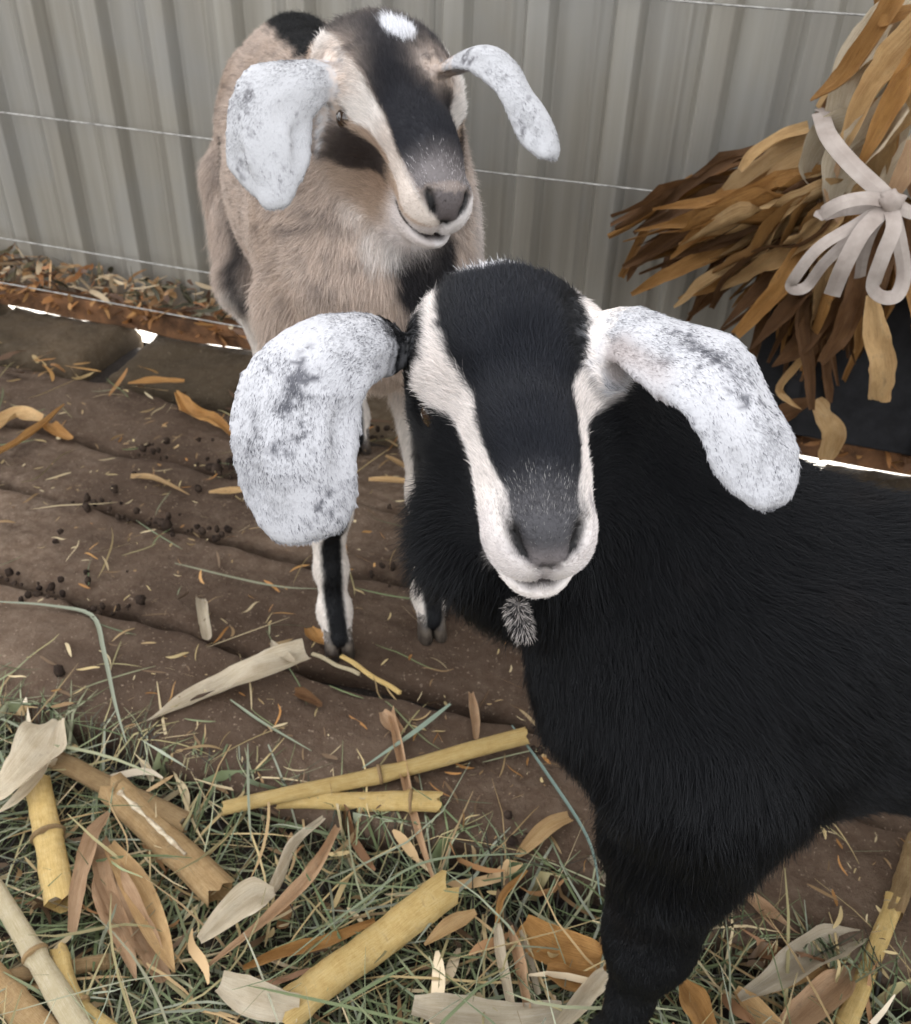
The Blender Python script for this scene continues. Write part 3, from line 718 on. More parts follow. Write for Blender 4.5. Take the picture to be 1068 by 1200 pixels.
def pig_front(g, p, reg, nn, hair):
    n = len(p); h = g.hl(p); u, v, w_ = h.T; c = np.tile(np.array(BLACK), (n, 1)); z1 = fbm(p * 60, 3, 3); z2 = fbm(p * 230, 9, 2)
    head = sstep(.45, .8, np.clip(reg.get('head', 0) + reg.get('muzzle', 0) + reg.get('nose', 0), 0, 1))
    vc = -.30 + .06 * np.clip(u, 0, 1); ang = np.degrees(np.arctan2(np.abs(w_), v - vc)); uj = u + z1 * .015
    cen = np.interp(u, [-.1, .05, .2, .35, .5, .65, .8, .95], [58, 60, 64, 60, 54, 54, 60, 72]); hwid = np.interp(u, [-.10, -.04, .06, .25, .4, .55, .68, .8, .9], [0, 10, 17, 19, 15, 13, 14, 21, 34])
    a_ = np.abs(ang - cen) + z1 * 2.5 + z2 * 1.5; st = (1 - sstep(hwid - 2.5, hwid + 2.5, a_)) * (hwid > 1)
    c = mixc(c, (.0095, .0105, .0145), (1 - sstep(20, 55, ang)) * head)  # bluish skylight on the top of the head put into the coat colour
    c = mixc(c, (.70, .64, .595), st * np.maximum(head, sstep(.3, .6, reg.get('ear', 0) * np.ones(n)) * (w_ > 0)) * sstep(-.5, -.44, v))
    mz = sstep(.80, .86, uj) * sstep(48, 58, ang + z1 * 4) * sstep(-.52, -.46, v) * head; c = mixc(c, (.58, .53, .505), mz); c = mixc(c, (.28, .25, .245), mz * sstep(.1, .6, z1 + z2 * .5) * .7)
    low = sstep(.80, .86, uj) * sstep(118, 128, ang) * sstep(-.52, -.46, v) * head; c = mixc(c, (.66, .60, .56), low * .9)
    top = sstep(.74, .92, uj) * (1 - sstep(40, 56, ang)) * head; c = mixc(c, (.06, .056, .058), top * .6)
    fleck = (rng.random(n) < .13 * sstep(.72, .95, u)) if hair else np.zeros(n, bool); c = np.where((fleck & (top > .2))[:, None], np.array([.22, .21, .20]), c)
    nose = sstep(.945, .975, u) * (1 - sstep(.0, .012, np.abs(w_) - .072 - (v + .18) * 1.1)) * (v < -.1) * (v > -.245); nose = nose * sstep(-.13, -.19, v); c = mixc(c, (.15, .132, .132), nose)
    lip = np.exp(-((v + .340 - .25 * w_ ** 2 * 6) / .012) ** 2) * sstep(.86, .90, u) * 1.6; lip = np.clip(lip, 0, 1); c = mixc(c, (.02, .014, .013), lip)
    nost = nostril_mask(h); c = mixc(c, (.006, .005, .005), np.clip(nost * 1.6, 0, 1))
    snout = np.exp(-(((np.abs(w_)) / .05) ** 2 + ((v + .285) / .045) ** 2)) * sstep(.93, .98, u); c = mixc(c, (.16, .14, .135), snout * .85)
    poll = np.exp(-(((u + .10) / .06) ** 2 + ((w_ + .05) / .11) ** 2)) * (v > -.4); c = mixc(c, (.75, .74, .75), sstep(.35, .7, poll + z1 * .25))
    eyr = np.sqrt((u - .36) ** 2 + (v + .262) ** 2 + (np.abs(w_) - .262) ** 2); c = mixc(c, (.012, .009, .008), 1 - sstep(.050, .072, eyr))
    ear = sstep(.45, .62, np.clip(reg.get('ear', 0), 0, 1) + z2 * .04); far = g.earbase(p)
    ec = np.tile(np.array([.39, .385, .395]), (n, 1))
    # dark flecks run along the ear in a soft stripe
    rn = (rng.random(n) - .5 if hair else 0); sp = sstep(.1, .5, vnoise(p * np.array([620, 620, 300]), 13) * .45 + rn * 1.5 + fbm(p * np.array([150, 150, 70]), 21, 3) * .8 + g.earstripe(p) * 1.0 - .28)
    ec = mixc(ec, (.045, .045, .055), sp * .9); ec = mixc(ec, (.34, .29, .27), g.earinner(p) * .8)
    c = c * (1 - (ear * far)[:, None]) + ec * (ear * far)[:, None]
    lo = g.local(p); leg = reg.get('leg', 0)
    inner = sstep(.2, .6, leg) * (np.abs(lo[:, 1]) < .052) * (lo[:, 2] < .30) * (lo[:, 0] > -.2); c = mixc(c, (.30, .27, .25), sstep(.3, .6, leg) * sstep(-.01, -.03, lo[:, 1]) * (lo[:, 2] < .30) * (lo[:, 0] > -.2) * .8); tuft = sstep(.25, .7, fbm(p * 26, 77, 3)); c = mixc(c, (.0075, .006, .006), tuft * (1 - head) * .6 * (c.mean(1) < .05))
    wt = np.clip(reg.get('wattle', 0), 0, 1); wp = p @ CR[1]; c = mixc(c, (.38, .34, .31), wt * (rng.random(n) < .38) if hair else wt * .3)
    return c

def pig_rear(g, p, reg, nn, hair):
    n = len(p); h = g.hl(p); u, v, w_ = h.T; lo = g.local(p); x, y, z = lo.T; z1 = fbm(p * 45, 31, 3); z2 = fbm(p * 230, 39, 2); zs = fbm(p * 14, 33, 3)
    c = np.tile(np.array([.50, .40, .33]), (n, 1)); c = mixc(c, (.33, .23, .16), sstep(.0, .7, zs) * .5); c = mixc(c, (.62, .53, .46), sstep(.1, .8, -zs) * .6)
    fl = sstep(.25, .5, vnoise(p * np.array([60, 60, 200]), 52) + .25 * z1) * sstep(.36, .48, z + .03 * z1); c = mixc(c, (.07, .055, .05), fl * .6); gr_ = sstep(.2, .6, vnoise(p * np.array([150, 150, 90]), 64) + (rng.random(n) - .5 if hair else 0)); c = mixc(c, (.16, .13, .115), gr_ * .45)
    c = mixc(c, BLACK, sstep(.4, .6, np.exp(-(y / .040) ** 2) + z1 * .15) * sstep(.43, .46, z) * (x < .0) * np.clip(1 - reg.get('neck', 0), 0, 1))
    neck = np.clip(reg.get('neck', 0), 0, 1)
    sg = lambda A_, B_: np.linalg.norm(p - A_ - np.clip(((p - A_) @ (B_ - A_)) / ((B_ - A_) @ (B_ - A_)), 0, 1)[:, None] * (B_ - A_), axis=1)
    nh = 1 - np.clip(reg.get('head', 0) + reg.get('muzzle', 0) + reg.get('ear', 0), 0, 1)
    bl_ = np.minimum(sg(P(492, 290, .62), P(492, 290, .9)), sg(P(505, 335, .62), P(505, 335, .9))) + z1 * .005; c = mixc(c, (.014, .012, .013), (1 - sstep(.024, .034, bl_)) * nh); hl_ = sg(P(266, 285, 1.05), P(302, 420, 1.05)); hl_ = np.minimum(hl_, sg(P(268, 300, .9), P(300, 412, .9))); c = mixc(c, (.03, .026, .027), (1 - sstep(.010, .017, hl_ + z1 * .004)) * nh)
    whn = np.minimum(sg(P(425, 235, .62), P(425, 235, .9)), sg(P(446, 285, .62), P(446, 285, .9))) + z1 * .005; c = mixc(c, (.66, .6, .55), (1 - sstep(.012, .024, whn)) * nh * .8)
    rt = sstep(.07, .09, y) * sstep(.0, .04, x) * sstep(.3, .33, z); c = mixc(c, (.6, .55, .52), rt * .7)
    leg = np.clip(reg.get('leg', 0), 0, 1) * (1 - sstep(.24, .30, z + z1 * .02)); fx = np.where(x > -.2, x, x + .46); sy = np.abs(y) - .061
    c = mixc(c, (.66, .6, .54), leg); frnt = leg * (1 - sstep(.009, .014, np.abs(sy + z1 * .002 + np.where(z > .15, .004, 0)))) * (nn @ (g.R @ np.array([1, 0, 0])) > -.05)
    c = mixc(c, BLACK, frnt); c = mixc(c, BLACK, np.clip(reg.get('leg', 0), 0, 1) * sstep(.145, .165, z) * (1 - sstep(.225, .26, z)) * (np.abs(sy) < .02) * .9)
    fk = np.exp(-(((x + .33 + .5 * (z - .3) + z1 * .008) / .010) ** 2)) * (z < .42) * (z > .15) * (np.abs(y) > .03); c = mixc(c, (.03, .026, .026), fk * .95)
    # head
    head = np.clip(reg.get('head', 0) + reg.get('muzzle', 0) + reg.get('nose', 0), 0, 1)
    vc = -.30 + .06 * np.clip(u, 0, 1); ang = np.degrees(np.arctan2(np.abs(w_), v - vc)) + z1 * 2.5 + z2
    hc = np.tile(np.array([.35, .255, .185]), (n, 1)); hc = mixc(hc, (.2, .125, .08), sstep(-.1, .6, zs))
    eb = (1 - sstep(14, 18, np.abs(ang - np.interp(u, [0, .4, .8], [108, 104, 92])))) * (1 - sstep(.66, .76, u)) * (u > -.05); hc = mixc(hc, (.025, .016, .012), eb)
    cen = np.interp(u, [-.1, .05, .2, .35, .5, .65, .8, .95], [68, 66, 68, 64, 62, 60, 66, 75]); hwid = np.interp(u, [-.12, -.04, .08, .25, .4, .55, .68, .8, .9], [0, 8, 18, 19, 15, 12, 10, 14, 20])
    st = (1 - sstep(hwid - 2.5, hwid + 2.5, np.abs(ang - cen))) * (hwid > 1); hc = mixc(hc, (.74, .69, .64), st * (1 - .55 * sstep(.42, .62, u)))
    top = (1 - sstep(cen - hwid - 3, cen - hwid + 3, ang)) * (u < .93); hc = mixc(hc, (.016, .016, .02), top)
    blz = np.exp(-(((u - .10) / .10) ** 2 + ((w_ + .02) / .10) ** 2) ** 1.5) * (v > -.3); hc = mixc(hc, (.72, .72, .74), sstep(.35, .6, blz + z1 * .12))
    tn = sstep(.70, .86, u) * (1 - sstep(50, 65, ang)); hc = mixc(hc, (.15, .13, .125), tn * .75); fleck = (rng.random(n) < .2 * sstep(.7, .95, u)) if hair else np.zeros(n, bool); hc = np.where((fleck & (tn > .2))[:, None], np.array([.45, .42, .41]), hc)
    chin = sstep(.72, .84, u) * sstep(95, 112, ang); hc = mixc(hc, (.52, .46, .43), chin)
    rs = sstep(.80, .9, u) * sstep(45, 60, ang) * (w_ > 0); hc = mixc(hc, (.62, .58, .56), rs * .8)
    nose = sstep(.945, .975, u) * (1 - sstep(.0, .012, np.abs(w_) - .072 - (v + .18) * 1.1)) * (v < -.1) * (v > -.245); hc = mixc(hc, (.09, .075, .072), nose)
    lip = np.exp(-((v + .340 - .25 * w_ ** 2 * 6) / .012) ** 2) * sstep(.80, .86, u) * 1.6; lip = np.clip(lip, 0, 1); hc = mixc(hc, (.02, .013, .012), lip)
    nost = nostril_mask(h); hc = mixc(hc, (.006, .005, .005), np.clip(nost * 1.6, 0, 1))
    eyr = np.sqrt((u - .36) ** 2 + (v + .262) ** 2 + (np.abs(w_) - .262) ** 2); hc = mixc(hc, (.012, .009, .008), 1 - sstep(.055, .08, eyr))
    c = c * (1 - head[:, None]) + hc * head[:, None]
    ear = sstep(.45, .62, np.clip(reg.get('ear', 0), 0, 1) + z2 * .04); far = g.earbase(p)
    ec = np.tile(np.array([.39, .385, .39]), (n, 1)); rn = (rng.random(n) - .5 if hair else 0); sp = sstep(.1, .5, vnoise(p * np.array([560, 560, 300]), 13) * .45 + rn * .7 + fbm(p * np.array([60, 60, 35]), 21, 3) * .9 + g.earstripe(p) - .05); ec = mixc(ec, (.06, .055, .06), sp * .85)
    k_ = (ear * far)[:, None]; return c * (1 - k_) + ec * k_

def _seg(h, a, b):
    a, b = np.array(a), np.array(b); q = np.stack([h[:, 0], h[:, 1], np.abs(h[:, 2])], 1); t = np.clip(((q - a) @ (b - a)) / ((b - a) @ (b - a)), 0, 1); return np.linalg.norm(q - a - t[:, None] * (b - a), axis=1)
def nostril_mask(h):
    return np.maximum(np.exp(-(_seg(h, (.955, -.128, .098), (.995, -.178, .072)) / .020) ** 2), np.exp(-(_seg(h, (.995, -.178, .072), (1.015, -.235, .010)) / .016) ** 2))
def rg(reg, k): return np.clip(reg.get(k, 0.), 0, 1)
def mk_style(body_len, body_rad):
    def length(g, p, r):
        h = g.hl(p); sn = sstep(.45, .95, h[:, 0]); hd = .011 * (1 - sn) + .0030 * sn
        pollf = np.exp(-((h[:, 0] + .1) / .12) ** 2) * .006
        lo = g.local(p)
        return rg(r, 'trunk') * body_len + rg(r, 'neck') * body_len * 1.05 + rg(r, 'leg') * (.007 + .022 * sstep(.16, .34, lo[:, 2])) + (rg(r, 'head') + rg(r, 'muzzle')) * (hd + pollf) + rg(r, 'nose') * .002 + rg(r, 'ear') * .0032 + rg(r, 'wattle') * .006 + rg(r, 'throat') * .026 + rg(r, 'beard') * .026
    def lift(g, p, r): return .30 * rg(r, 'trunk') + .34 * rg(r, 'neck') + .3 * rg(r, 'leg') + .25 * (rg(r, 'head') + rg(r, 'muzzle')) + .18 * rg(r, 'ear') + .5 * rg(r, 'wattle') + .5 * rg(r, 'throat') + .5 * rg(r, 'beard')
    def density(g, p, r):
        h = g.hl(p); ey = np.sqrt((h[:, 0] - .36) ** 2 + (h[:, 1] + .262) ** 2 + (np.abs(h[:, 2]) - .262) ** 2); lp = np.exp(-((h[:, 1] + .345) / .016) ** 2) * (h[:, 0] > .92)
        return sstep(.055, .075, ey) * (1 - lp) * (1 - nostril_mask(h)) * (.55 * rg(r, 'trunk') + .7 * rg(r, 'neck') + .8 * rg(r, 'leg') + 2.4 * (rg(r, 'head') + rg(r, 'muzzle')) + .12 * rg(r, 'nose') + 2.2 * rg(r, 'ear') + 2 * rg(r, 'wattle') + .8 * rg(r, 'throat') + 2 * rg(r, 'beard'))
    def radius(g, p, r): return body_rad * (rg(r, 'trunk') + rg(r, 'neck') + rg(r, 'leg') + rg(r, 'throat')) + .00013 * (rg(r, 'head') + rg(r, 'ear') + rg(r, 'wattle') + rg(r, 'beard')) + .00010 * (rg(r, 'muzzle') + rg(r, 'nose'))
    return dict(length=length, lift=lift, density=density, radius=radius)

def chain_param(pts):
    c = catmull(pts, 40)
    def f(p):
        d = ((p[:, None, :] - c[None, ::2]) ** 2).sum(-1); i = d.argmin(1); return i / 19., np.sqrt(d.min(1))
    return f

def finish_goat(g, root, vox, pigment, style, nf, eyes=True):
    D, lo = g.f.grid(vox); V, F = surface_nets(D, lo, vox); N, area = vnormals(V, F)
    fl, reg = g.f.weights(V); c = np.clip(pigment(g, V, reg, N, False), .002, .95)
    me = bpy.data.meshes.new('body'); Vl = V - parent_loc(root)
    me.vertices.add(len(V)); me.vertices.foreach_set('co', Vl.astype(np.float32).ravel())
    me.loops.add(len(F) * 4); me.loops.foreach_set('vertex_index', F.astype(np.int32).ravel())
    me.polygons.add(len(F)); me.polygons.foreach_set('loop_start', np.arange(0, len(F) * 4, 4, dtype=np.int32)); me.update(); me.validate()
    me.polygons.foreach_set('use_smooth', [True] * len(me.polygons))
    a = me.attributes.new('pig', 'FLOAT_COLOR', 'POINT'); c4 = np.ones((len(V), 4), np.float32); c4[:, :3] = c; a.data.foreach_set('color', c4.ravel())
    me.materials.append(M_skin); o = bpy.data.objects.new('body', me); COL.objects.link(o); o.parent = root
    if nf and FUR: fur_object(g, V, F, N, area, nf, pigment, style, root)
    for s_ in (-1, 1):
        cpos = g.Hd(.36, -.262, s_ * .254); Vb, Fb = ball(cpos, .060 * g.L, lump=0, nu=24, nv=16); e = mesh('eye', Vb, Fb, M_pupil, root)
        Vp, Fp = ball((0, 0, 0), 1, lump=0, nu=16, nv=8); Vp = [g.Hd(.36, -.262, s_ * .254) + g.HA @ (np.array(q) * np.array([.030, .012, .012]) * g.L + np.array([0, 0, s_ * .050 * g.L])) for q in Vp]; mesh('pupil', Vp, Fp, M_eye, e)
    for fx, fy in g.feet:   # cloven hooves, two toes each
        MBh = MB()
        for q in (-1, 1):
            V_ = []; n_ = 12; lv = [(.0, .016, .0095, 0), (.016, .0135, .0085, -.004), (.032, .010, .0075, -.008)]
            for zz, rx, ry, ox in lv:
                for k in range(n_):
                    a_ = 2 * math.pi * k / n_; V_.append(g.W(fx + ox + rx * math.cos(a_), fy + q * (.0095) + ry * math.sin(a_), zz))
            F_ = [(i * n_ + k, i * n_ + (k + 1) % n_, (i + 1) * n_ + (k + 1) % n_, (i + 1) * n_ + k) for i in range(2) for k in range(n_)] + [tuple(range(n_))[::-1], tuple(2 * n_ + k for k in range(n_))]
            MBh.add(V_, F_)
        mesh('hoof', MBh.V, MBh.F, M_hoof, root)
    return V, F

def ear_base(*chains):
    fs = [chain_param(c) for c in chains]
    def f(p):
        q = [k(p) for k in fs]; i = np.argmin([k[1] for k in q], 0); s_ = np.choose(i, [k[0] for k in q]); return sstep(.0, .10, s_ + vnoise(p * 300, 4) * .05)
    return f
# ---- rear goat
gr = Goat((-.335, .765, .004), math.radians(-54), .96); gr.feet = []; gr.zs = 1.24
gr.set_head(P(462, 28, .735), P(534, 190, .675), .72, .172)
head_prims(gr); body_prims(gr, (.072, .040), foot={'fr': (.0, .0), 'fl': (.0, .0)})
cv = lambda p: nrm(CC - p)
E1 = [P(392, 92, .715), P(362, 92, .70), P(328, 112, .69), P(312, 150, .69), P(316, 190, .695), P(324, 232, .70)]
ear_prims(gr, E1, [.012, .017, .026, .029, .027, .011], [cv(q) + np.array([0, 0, .5 if i < 2 else 0]) for i, q in enumerate(E1)], .35)
E2 = [P(522, 78, .725), P(565, 62, .695), P(596, 82, .69), P(618, 118, .69), P(636, 150, .69), P(644, 172, .69)]
ear_prims(gr, E2, [.010, .012, .015, .0155, .0155, .010], [cv(q) * .6 + nrm(CR[:, 0]) * .6 + np.array([0, 0, .4]) for q in E2], .5)
gr.earbase = ear_base(E1, E2); gr.earstripe = lambda p: -.1 * np.ones(len(p)); gr.earinner = lambda p: np.zeros(len(p))
r_root = empty('goat', gr.O); tag(r_root, 'tan and grey young goat with striped face standing at the back', 'goat')
finish_goat(gr, r_root, .003, pig_rear, mk_style(.015, .00017), 520000)

# ---- front goat
gf = Goat((.020, .470, .004), math.radians(180 + 20), .87); gf.feet = []
gf.set_head(P(594, 326, .515), P(650, 600, .412), .24, .168)
head_prims(gf); body_prims(gf, (.076, .041), foot={'fl': (.030, .055), 'fr': (-.045, .012)}, legr=1.45)
F1 = [P(462, 400, .51), P(425, 398, .49), P(385, 412, .475), P(352, 455, .465), P(344, 520, .462), P(352, 568, .465), P(364, 614, .47)]
ear_prims(gf, F1, [.016, .019, .025, .029, .0285, .0280, .019], [cv(q) + np.array([0, 0, .6 if i < 3 else 0]) for i, q in enumerate(F1)], .30)
F2 = [P(704, 382, .505), P(748, 388, .492), P(796, 412, .474), P(842, 440, .460), P(876, 500, .452), P(894, 538, .450), P(903, 574, .450)]
ear_prims(gf, F2, [.014, .018, .0235, .0235, .0205, .0185, .011], [cv(q) * .8 + nrm(CR[:, 0]) * .45 + np.array([0, 0, .4 if i < 3 else .1]) for i, q in enumerate(F2)], .22)
cp1, cp2 = chain_param([P(352, 430, .465), P(338, 480, .46), P(335, 530, .46)]), chain_param([P(800, 385, .475), P(845, 420, .46), P(872, 470, .452)])
gf.earbase = ear_base(F1, F2)
def es(p):
    s1, d1 = cp1(p); s2, d2 = cp2(p); return np.exp(-(d1 / .008) ** 2) * .75 + np.exp(-(d2 / .009) ** 2) * .7
gf.earstripe = es
ci = chain_param([P(735, 420, .495), P(775, 450, .48), P(805, 480, .47)])
def ei(p): s_, d = ci(p); return 1 - sstep(.010, .018, d)
gf.earinner = ei
# throat wattles and a fringe of long throat hair
gf.f.cone(P(606, 715, .475), P(612, 742, .468), .006, .005, .006, (0, 0, -1), 'wattle')
gf.f.ell(P(600, 640, .54), np.eye(3), (.036, .036, .05), .03, (-.2, 0, -1), 'throat'); gf.f.cone(P(545, 600, .525), P(530, 650, .515), .020, .016, .02, (-.4, 0, -1), 'throat')

f_root = empty('goat', gf.O); tag(f_root, 'black young goat with white face stripes and speckled white ears in front', 'goat')
finish_goat(gf, f_root, .003, pig_front, mk_style(.021, .00014), 950000)
# ------------------------------------------------------------------ hay, crumbs and litter that nobody could count
def blades(name, n, posf, lenr, widr, palette, label, seed, zj=.012, curl=.35, tilt=.25, seg=7):
    r = np.random.default_rng(seed); P0 = posf(r, n); n = len(P0); L = r.uniform(*lenr, n) * r.choice([1, 1, .6, 1.3], n); wd = r.uniform(*widr, n)
    az = r.uniform(0, 2 * np.pi, n); el = r.normal(0, tilt, n); d = np.stack([np.cos(az) * np.cos(el), np.sin(az) * np.cos(el), np.sin(el)], 1)
    b = nrm(r.normal(size=(n, 3)) * np.array([1, 1, .7])); b = nrm(b - d * (b * d).sum(1, keepdims=True)); sd = np.cross(d, b)
    ro = r.uniform(0, np.pi, n); s1 = b * np.cos(ro)[:, None] + sd * np.sin(ro)[:, None]; s1 = nrm(s1 * np.array([1, 1, .6]))
    t = np.linspace(-.5, .5, seg); cu = r.normal(0, curl, n); cu2 = r.normal(0, curl * .5, n); V = np.empty((n, seg, 2, 3)); zi = P0[:, 2].copy()
    for k, tt in enumerate(t):
        c = P0 + d * (L * tt)[:, None] + b * (L * cu * (tt * tt - .08))[:, None] + sd * (L * cu2 * (tt ** 3) * 3)[:, None]
        ww = wd * (1 - .75 * abs(tt * 2) ** 3)
        V[:, k, 0] = c - s1 * ww[:, None] / 2; V[:, k, 1] = c + s1 * ww[:, None] / 2
    fz = FLOORZ(V[..., 0].ravel(), V[..., 1].ravel()).reshape(V.shape[:3]) + .0012; V[..., 2] = np.maximum(V[..., 2], fz)
    base = (np.arange(n) * seg * 2)[:, None]; k = np.arange(seg - 1)[None] * 2
    F = np.stack([base + k, base + k + 1, base + k + 3, base + k + 2], -1).reshape(-1, 4)
    pc = np.array(palette)[r.integers(0, len(palette), n)] * r.uniform(.7, 1.25, (n, 1)); pc = np.repeat(pc, seg * 2, 0)
    me = bpy.data.meshes.new(name); Vf = V.reshape(-1, 3)
    me.vertices.add(len(Vf)); me.vertices.foreach_set('co', Vf.astype(np.float32).ravel()); me.loops.add(F.size); me.loops.foreach_set('vertex_index', F.astype(np.int32).ravel())
    me.polygons.add(len(F)); me.polygons.foreach_set('loop_start', np.arange(0, F.size, 4, dtype=np.int32)); me.update(); me.validate()
    a = me.attributes.new('pig', 'FLOAT_COLOR', 'POINT'); c4 = np.ones((len(Vf), 4), np.float32); c4[:, :3] = pc; a.data.foreach_set('color', c4.ravel())
    me.materials.append(M_hay); o = bpy.data.objects.new(name, me); COL.objects.link(o); return tag(o, label, kind='stuff')
def FLOORZ(x, y): return np.where(y > 1.2, .012, np.where(y > .508, .008, -.05))
GREEN = [(.10, .12, .055), (.13, .155, .07), (.165, .18, .09), (.075, .095, .04), (.22, .22, .13), (.25, .21, .10), (.15, .175, .10)]
STRAW = [(.36, .27, .13), (.28, .19, .09), (.42, .33, .19), (.18, .11, .05), (.10, .06, .03)]
def hayzone(z0, z1, edge=.03):
    def f(r, n):
        x = r.uniform(-1.25, 1.0, n); y = r.uniform(-.25, .53, n); p = np.stack([x * 5, y * 5, x * 0], -1); y = y + vnoise(p, 3) * edge
        k = fbm(np.stack([x * 7, y * 7, x * 0], -1), 9, 3); z = z0 + (z1 - z0) * r.random(n) ** .8 + .016 * k; m = y < .515 + .012 * k
        return np.stack([x, y, z], 1)[m]
    return f
blades('hay', 14000, hayzone(-.05, -.018), (.05, .15), (.0009, .0026), GREEN + [(.05, .05, .03), (.035, .03, .02)], 'deep layer of green hay below the planks', 51)
blades('hay', 5500, hayzone(-.03, -.002), (.07, .20), (.0012, .0034), GREEN + [(.24, .25, .18), (.19, .2, .13)] + STRAW[:3], 'loose green hay strewn in front of the plank floor', 52, curl=.3)
blades('hay_top', 420, hayzone(.006, .026), (.07, .17), (.0012, .0034), GREEN + [(.24, .25, .17), (.3, .29, .2)] + STRAW[:2], 'single long hay blades lying across the stalks and husks', 59, curl=.3, tilt=.10)
blades('husk_scraps', 520, hayzone(-.03, .002), (.025, .085), (.004, .014), [(.42, .28, .14), (.55, .44, .29), (.30, .16, .07), (.2, .1, .045), (.6, .5, .36)], 'crumpled husk and leaf scraps mixed through the hay', 60, curl=.5, tilt=.2)
blades('straw_bits', 2600, hayzone(-.03, -.006), (.012, .05), (.002, .006), STRAW, 'short brown straw bits mixed into the hay', 53)
def wide(r, n):
    x = r.uniform(-2.2, 1.6, n); y = .52 + .66 * r.random(n) ** 1.2; return np.stack([x, y, np.full(n, .012) + r.random(n) * .004], 1)
def wide2(r, n):
    x = r.uniform(-2.2, 1.6, n); y = .52 + .66 * r.random(n) ** 1.2; k = vnoise(np.stack([x * 6, y * 9, x * 0], -1), 12) > -.1; return np.stack([x, y, np.full(n, .012) + r.random(n) * .006], 1)[k]
blades('straw_dust', 2600, wide2, (.003, .014), (.0007, .002), STRAW + [(.2, .13, .07)], 'fine straw dust trodden into the planks', 61, tilt=.1)
blades('hay_wisps', 420, wide, (.03, .11), (.0010, .0022), GREEN + STRAW[:3], 'thin hay wisps scattered on the planks', 54, tilt=.03, curl=.25)
blades('chaff', 1500, wide, (.006, .032), (.0012, .0042), STRAW + [(.34, .18, .06), (.3, .14, .04)], 'small straw flecks scattered on the planks', 55, tilt=.08)
def railtop(r, n): return np.stack([r.uniform(-3, 1.8, n), r.uniform(1.375, 1.435, n), r.uniform(.062, .115, n)], 1)
blades('leaf_litter', 3000, railtop, (.012, .06), (.003, .013), [(.34, .20, .09), (.25, .11, .04), (.42, .32, .2), (.09, .05, .03), (.05, .045, .025), (.14, .12, .07), (.3, .17, .08)], 'dry leaf litter heaped between the rail and the metal wall', 56, tilt=.6, curl=.5)
def railfront(r, n): return np.stack([r.uniform(-3, 1.8, n), r.uniform(1.355, 1.372, n), r.uniform(.036, .07, n)], 1)
blades('hanging_litter', 700, railfront, (.015, .05), (.004, .014), [(.25, .11, .035), (.33, .17, .06), (.12, .06, .03), (.2, .09, .03)], 'rusty leaf litter clinging to the front of the rail', 57, tilt=.25, curl=.4)
def blockfoot(r, n): return np.stack([r.uniform(-2.4, 1.5, n), r.normal(1.19, .03, n), np.full(n, .012)], 1)
blades('fallen_leaf_scraps', 150, blockfoot, (.02, .08), (.003, .012), [(.33, .18, .06), (.25, .12, .04), (.4, .28, .13), (.1, .055, .03)], 'orange leaf scraps lying along the foot of the edging blocks', 58, tilt=.12)

def crumbs():
    r = np.random.default_rng(71); mb = MB(); cube = np.array([(x, y, z) for x in (-1, 1) for y in (-1, 1) for z in (-1, 1)], float); sph = []
    V0, F0 = ball((0, 0, 0), 1., nu=7, nv=4, lump=.0)
    V0 = np.array(V0)
    for i in range(1900):
        g_ = r.choice([.678, .86, 1.012, 1.2, .86, .678]); x = r.uniform(-2.1, 1.3); y = g_ + r.normal(0, .011) if r.random() < .72 else r.uniform(.53, 1.18)
        if vnoise(np.array([[x * 4, y * 3, 2.]]), 6)[0] < -.15: continue
        s_ = r.uniform(.0015, .0065) * (1 if r.random() < .9 else 1.5); V = V0 * s_ * r.uniform(.6, 1.2, 3) * (1 + .25 * vnoise(V0 * 1.7 + i, 2)[:, None]); a = r.uniform(0, 6.3)
        c, n_ = math.cos(a), math.sin(a); V = V @ np.array([[c, -n_, 0], [n_, c, 0], [0, 0, 1]]) + np.array([x, y, .009 + s_ * .4]); mb.add(V, F0)
    return tag(mesh('dirt_crumbs', mb.V, mb.F, M_clod), 'dark dirt crumbs gathered along the plank joints', kind='stuff')
crumbs()

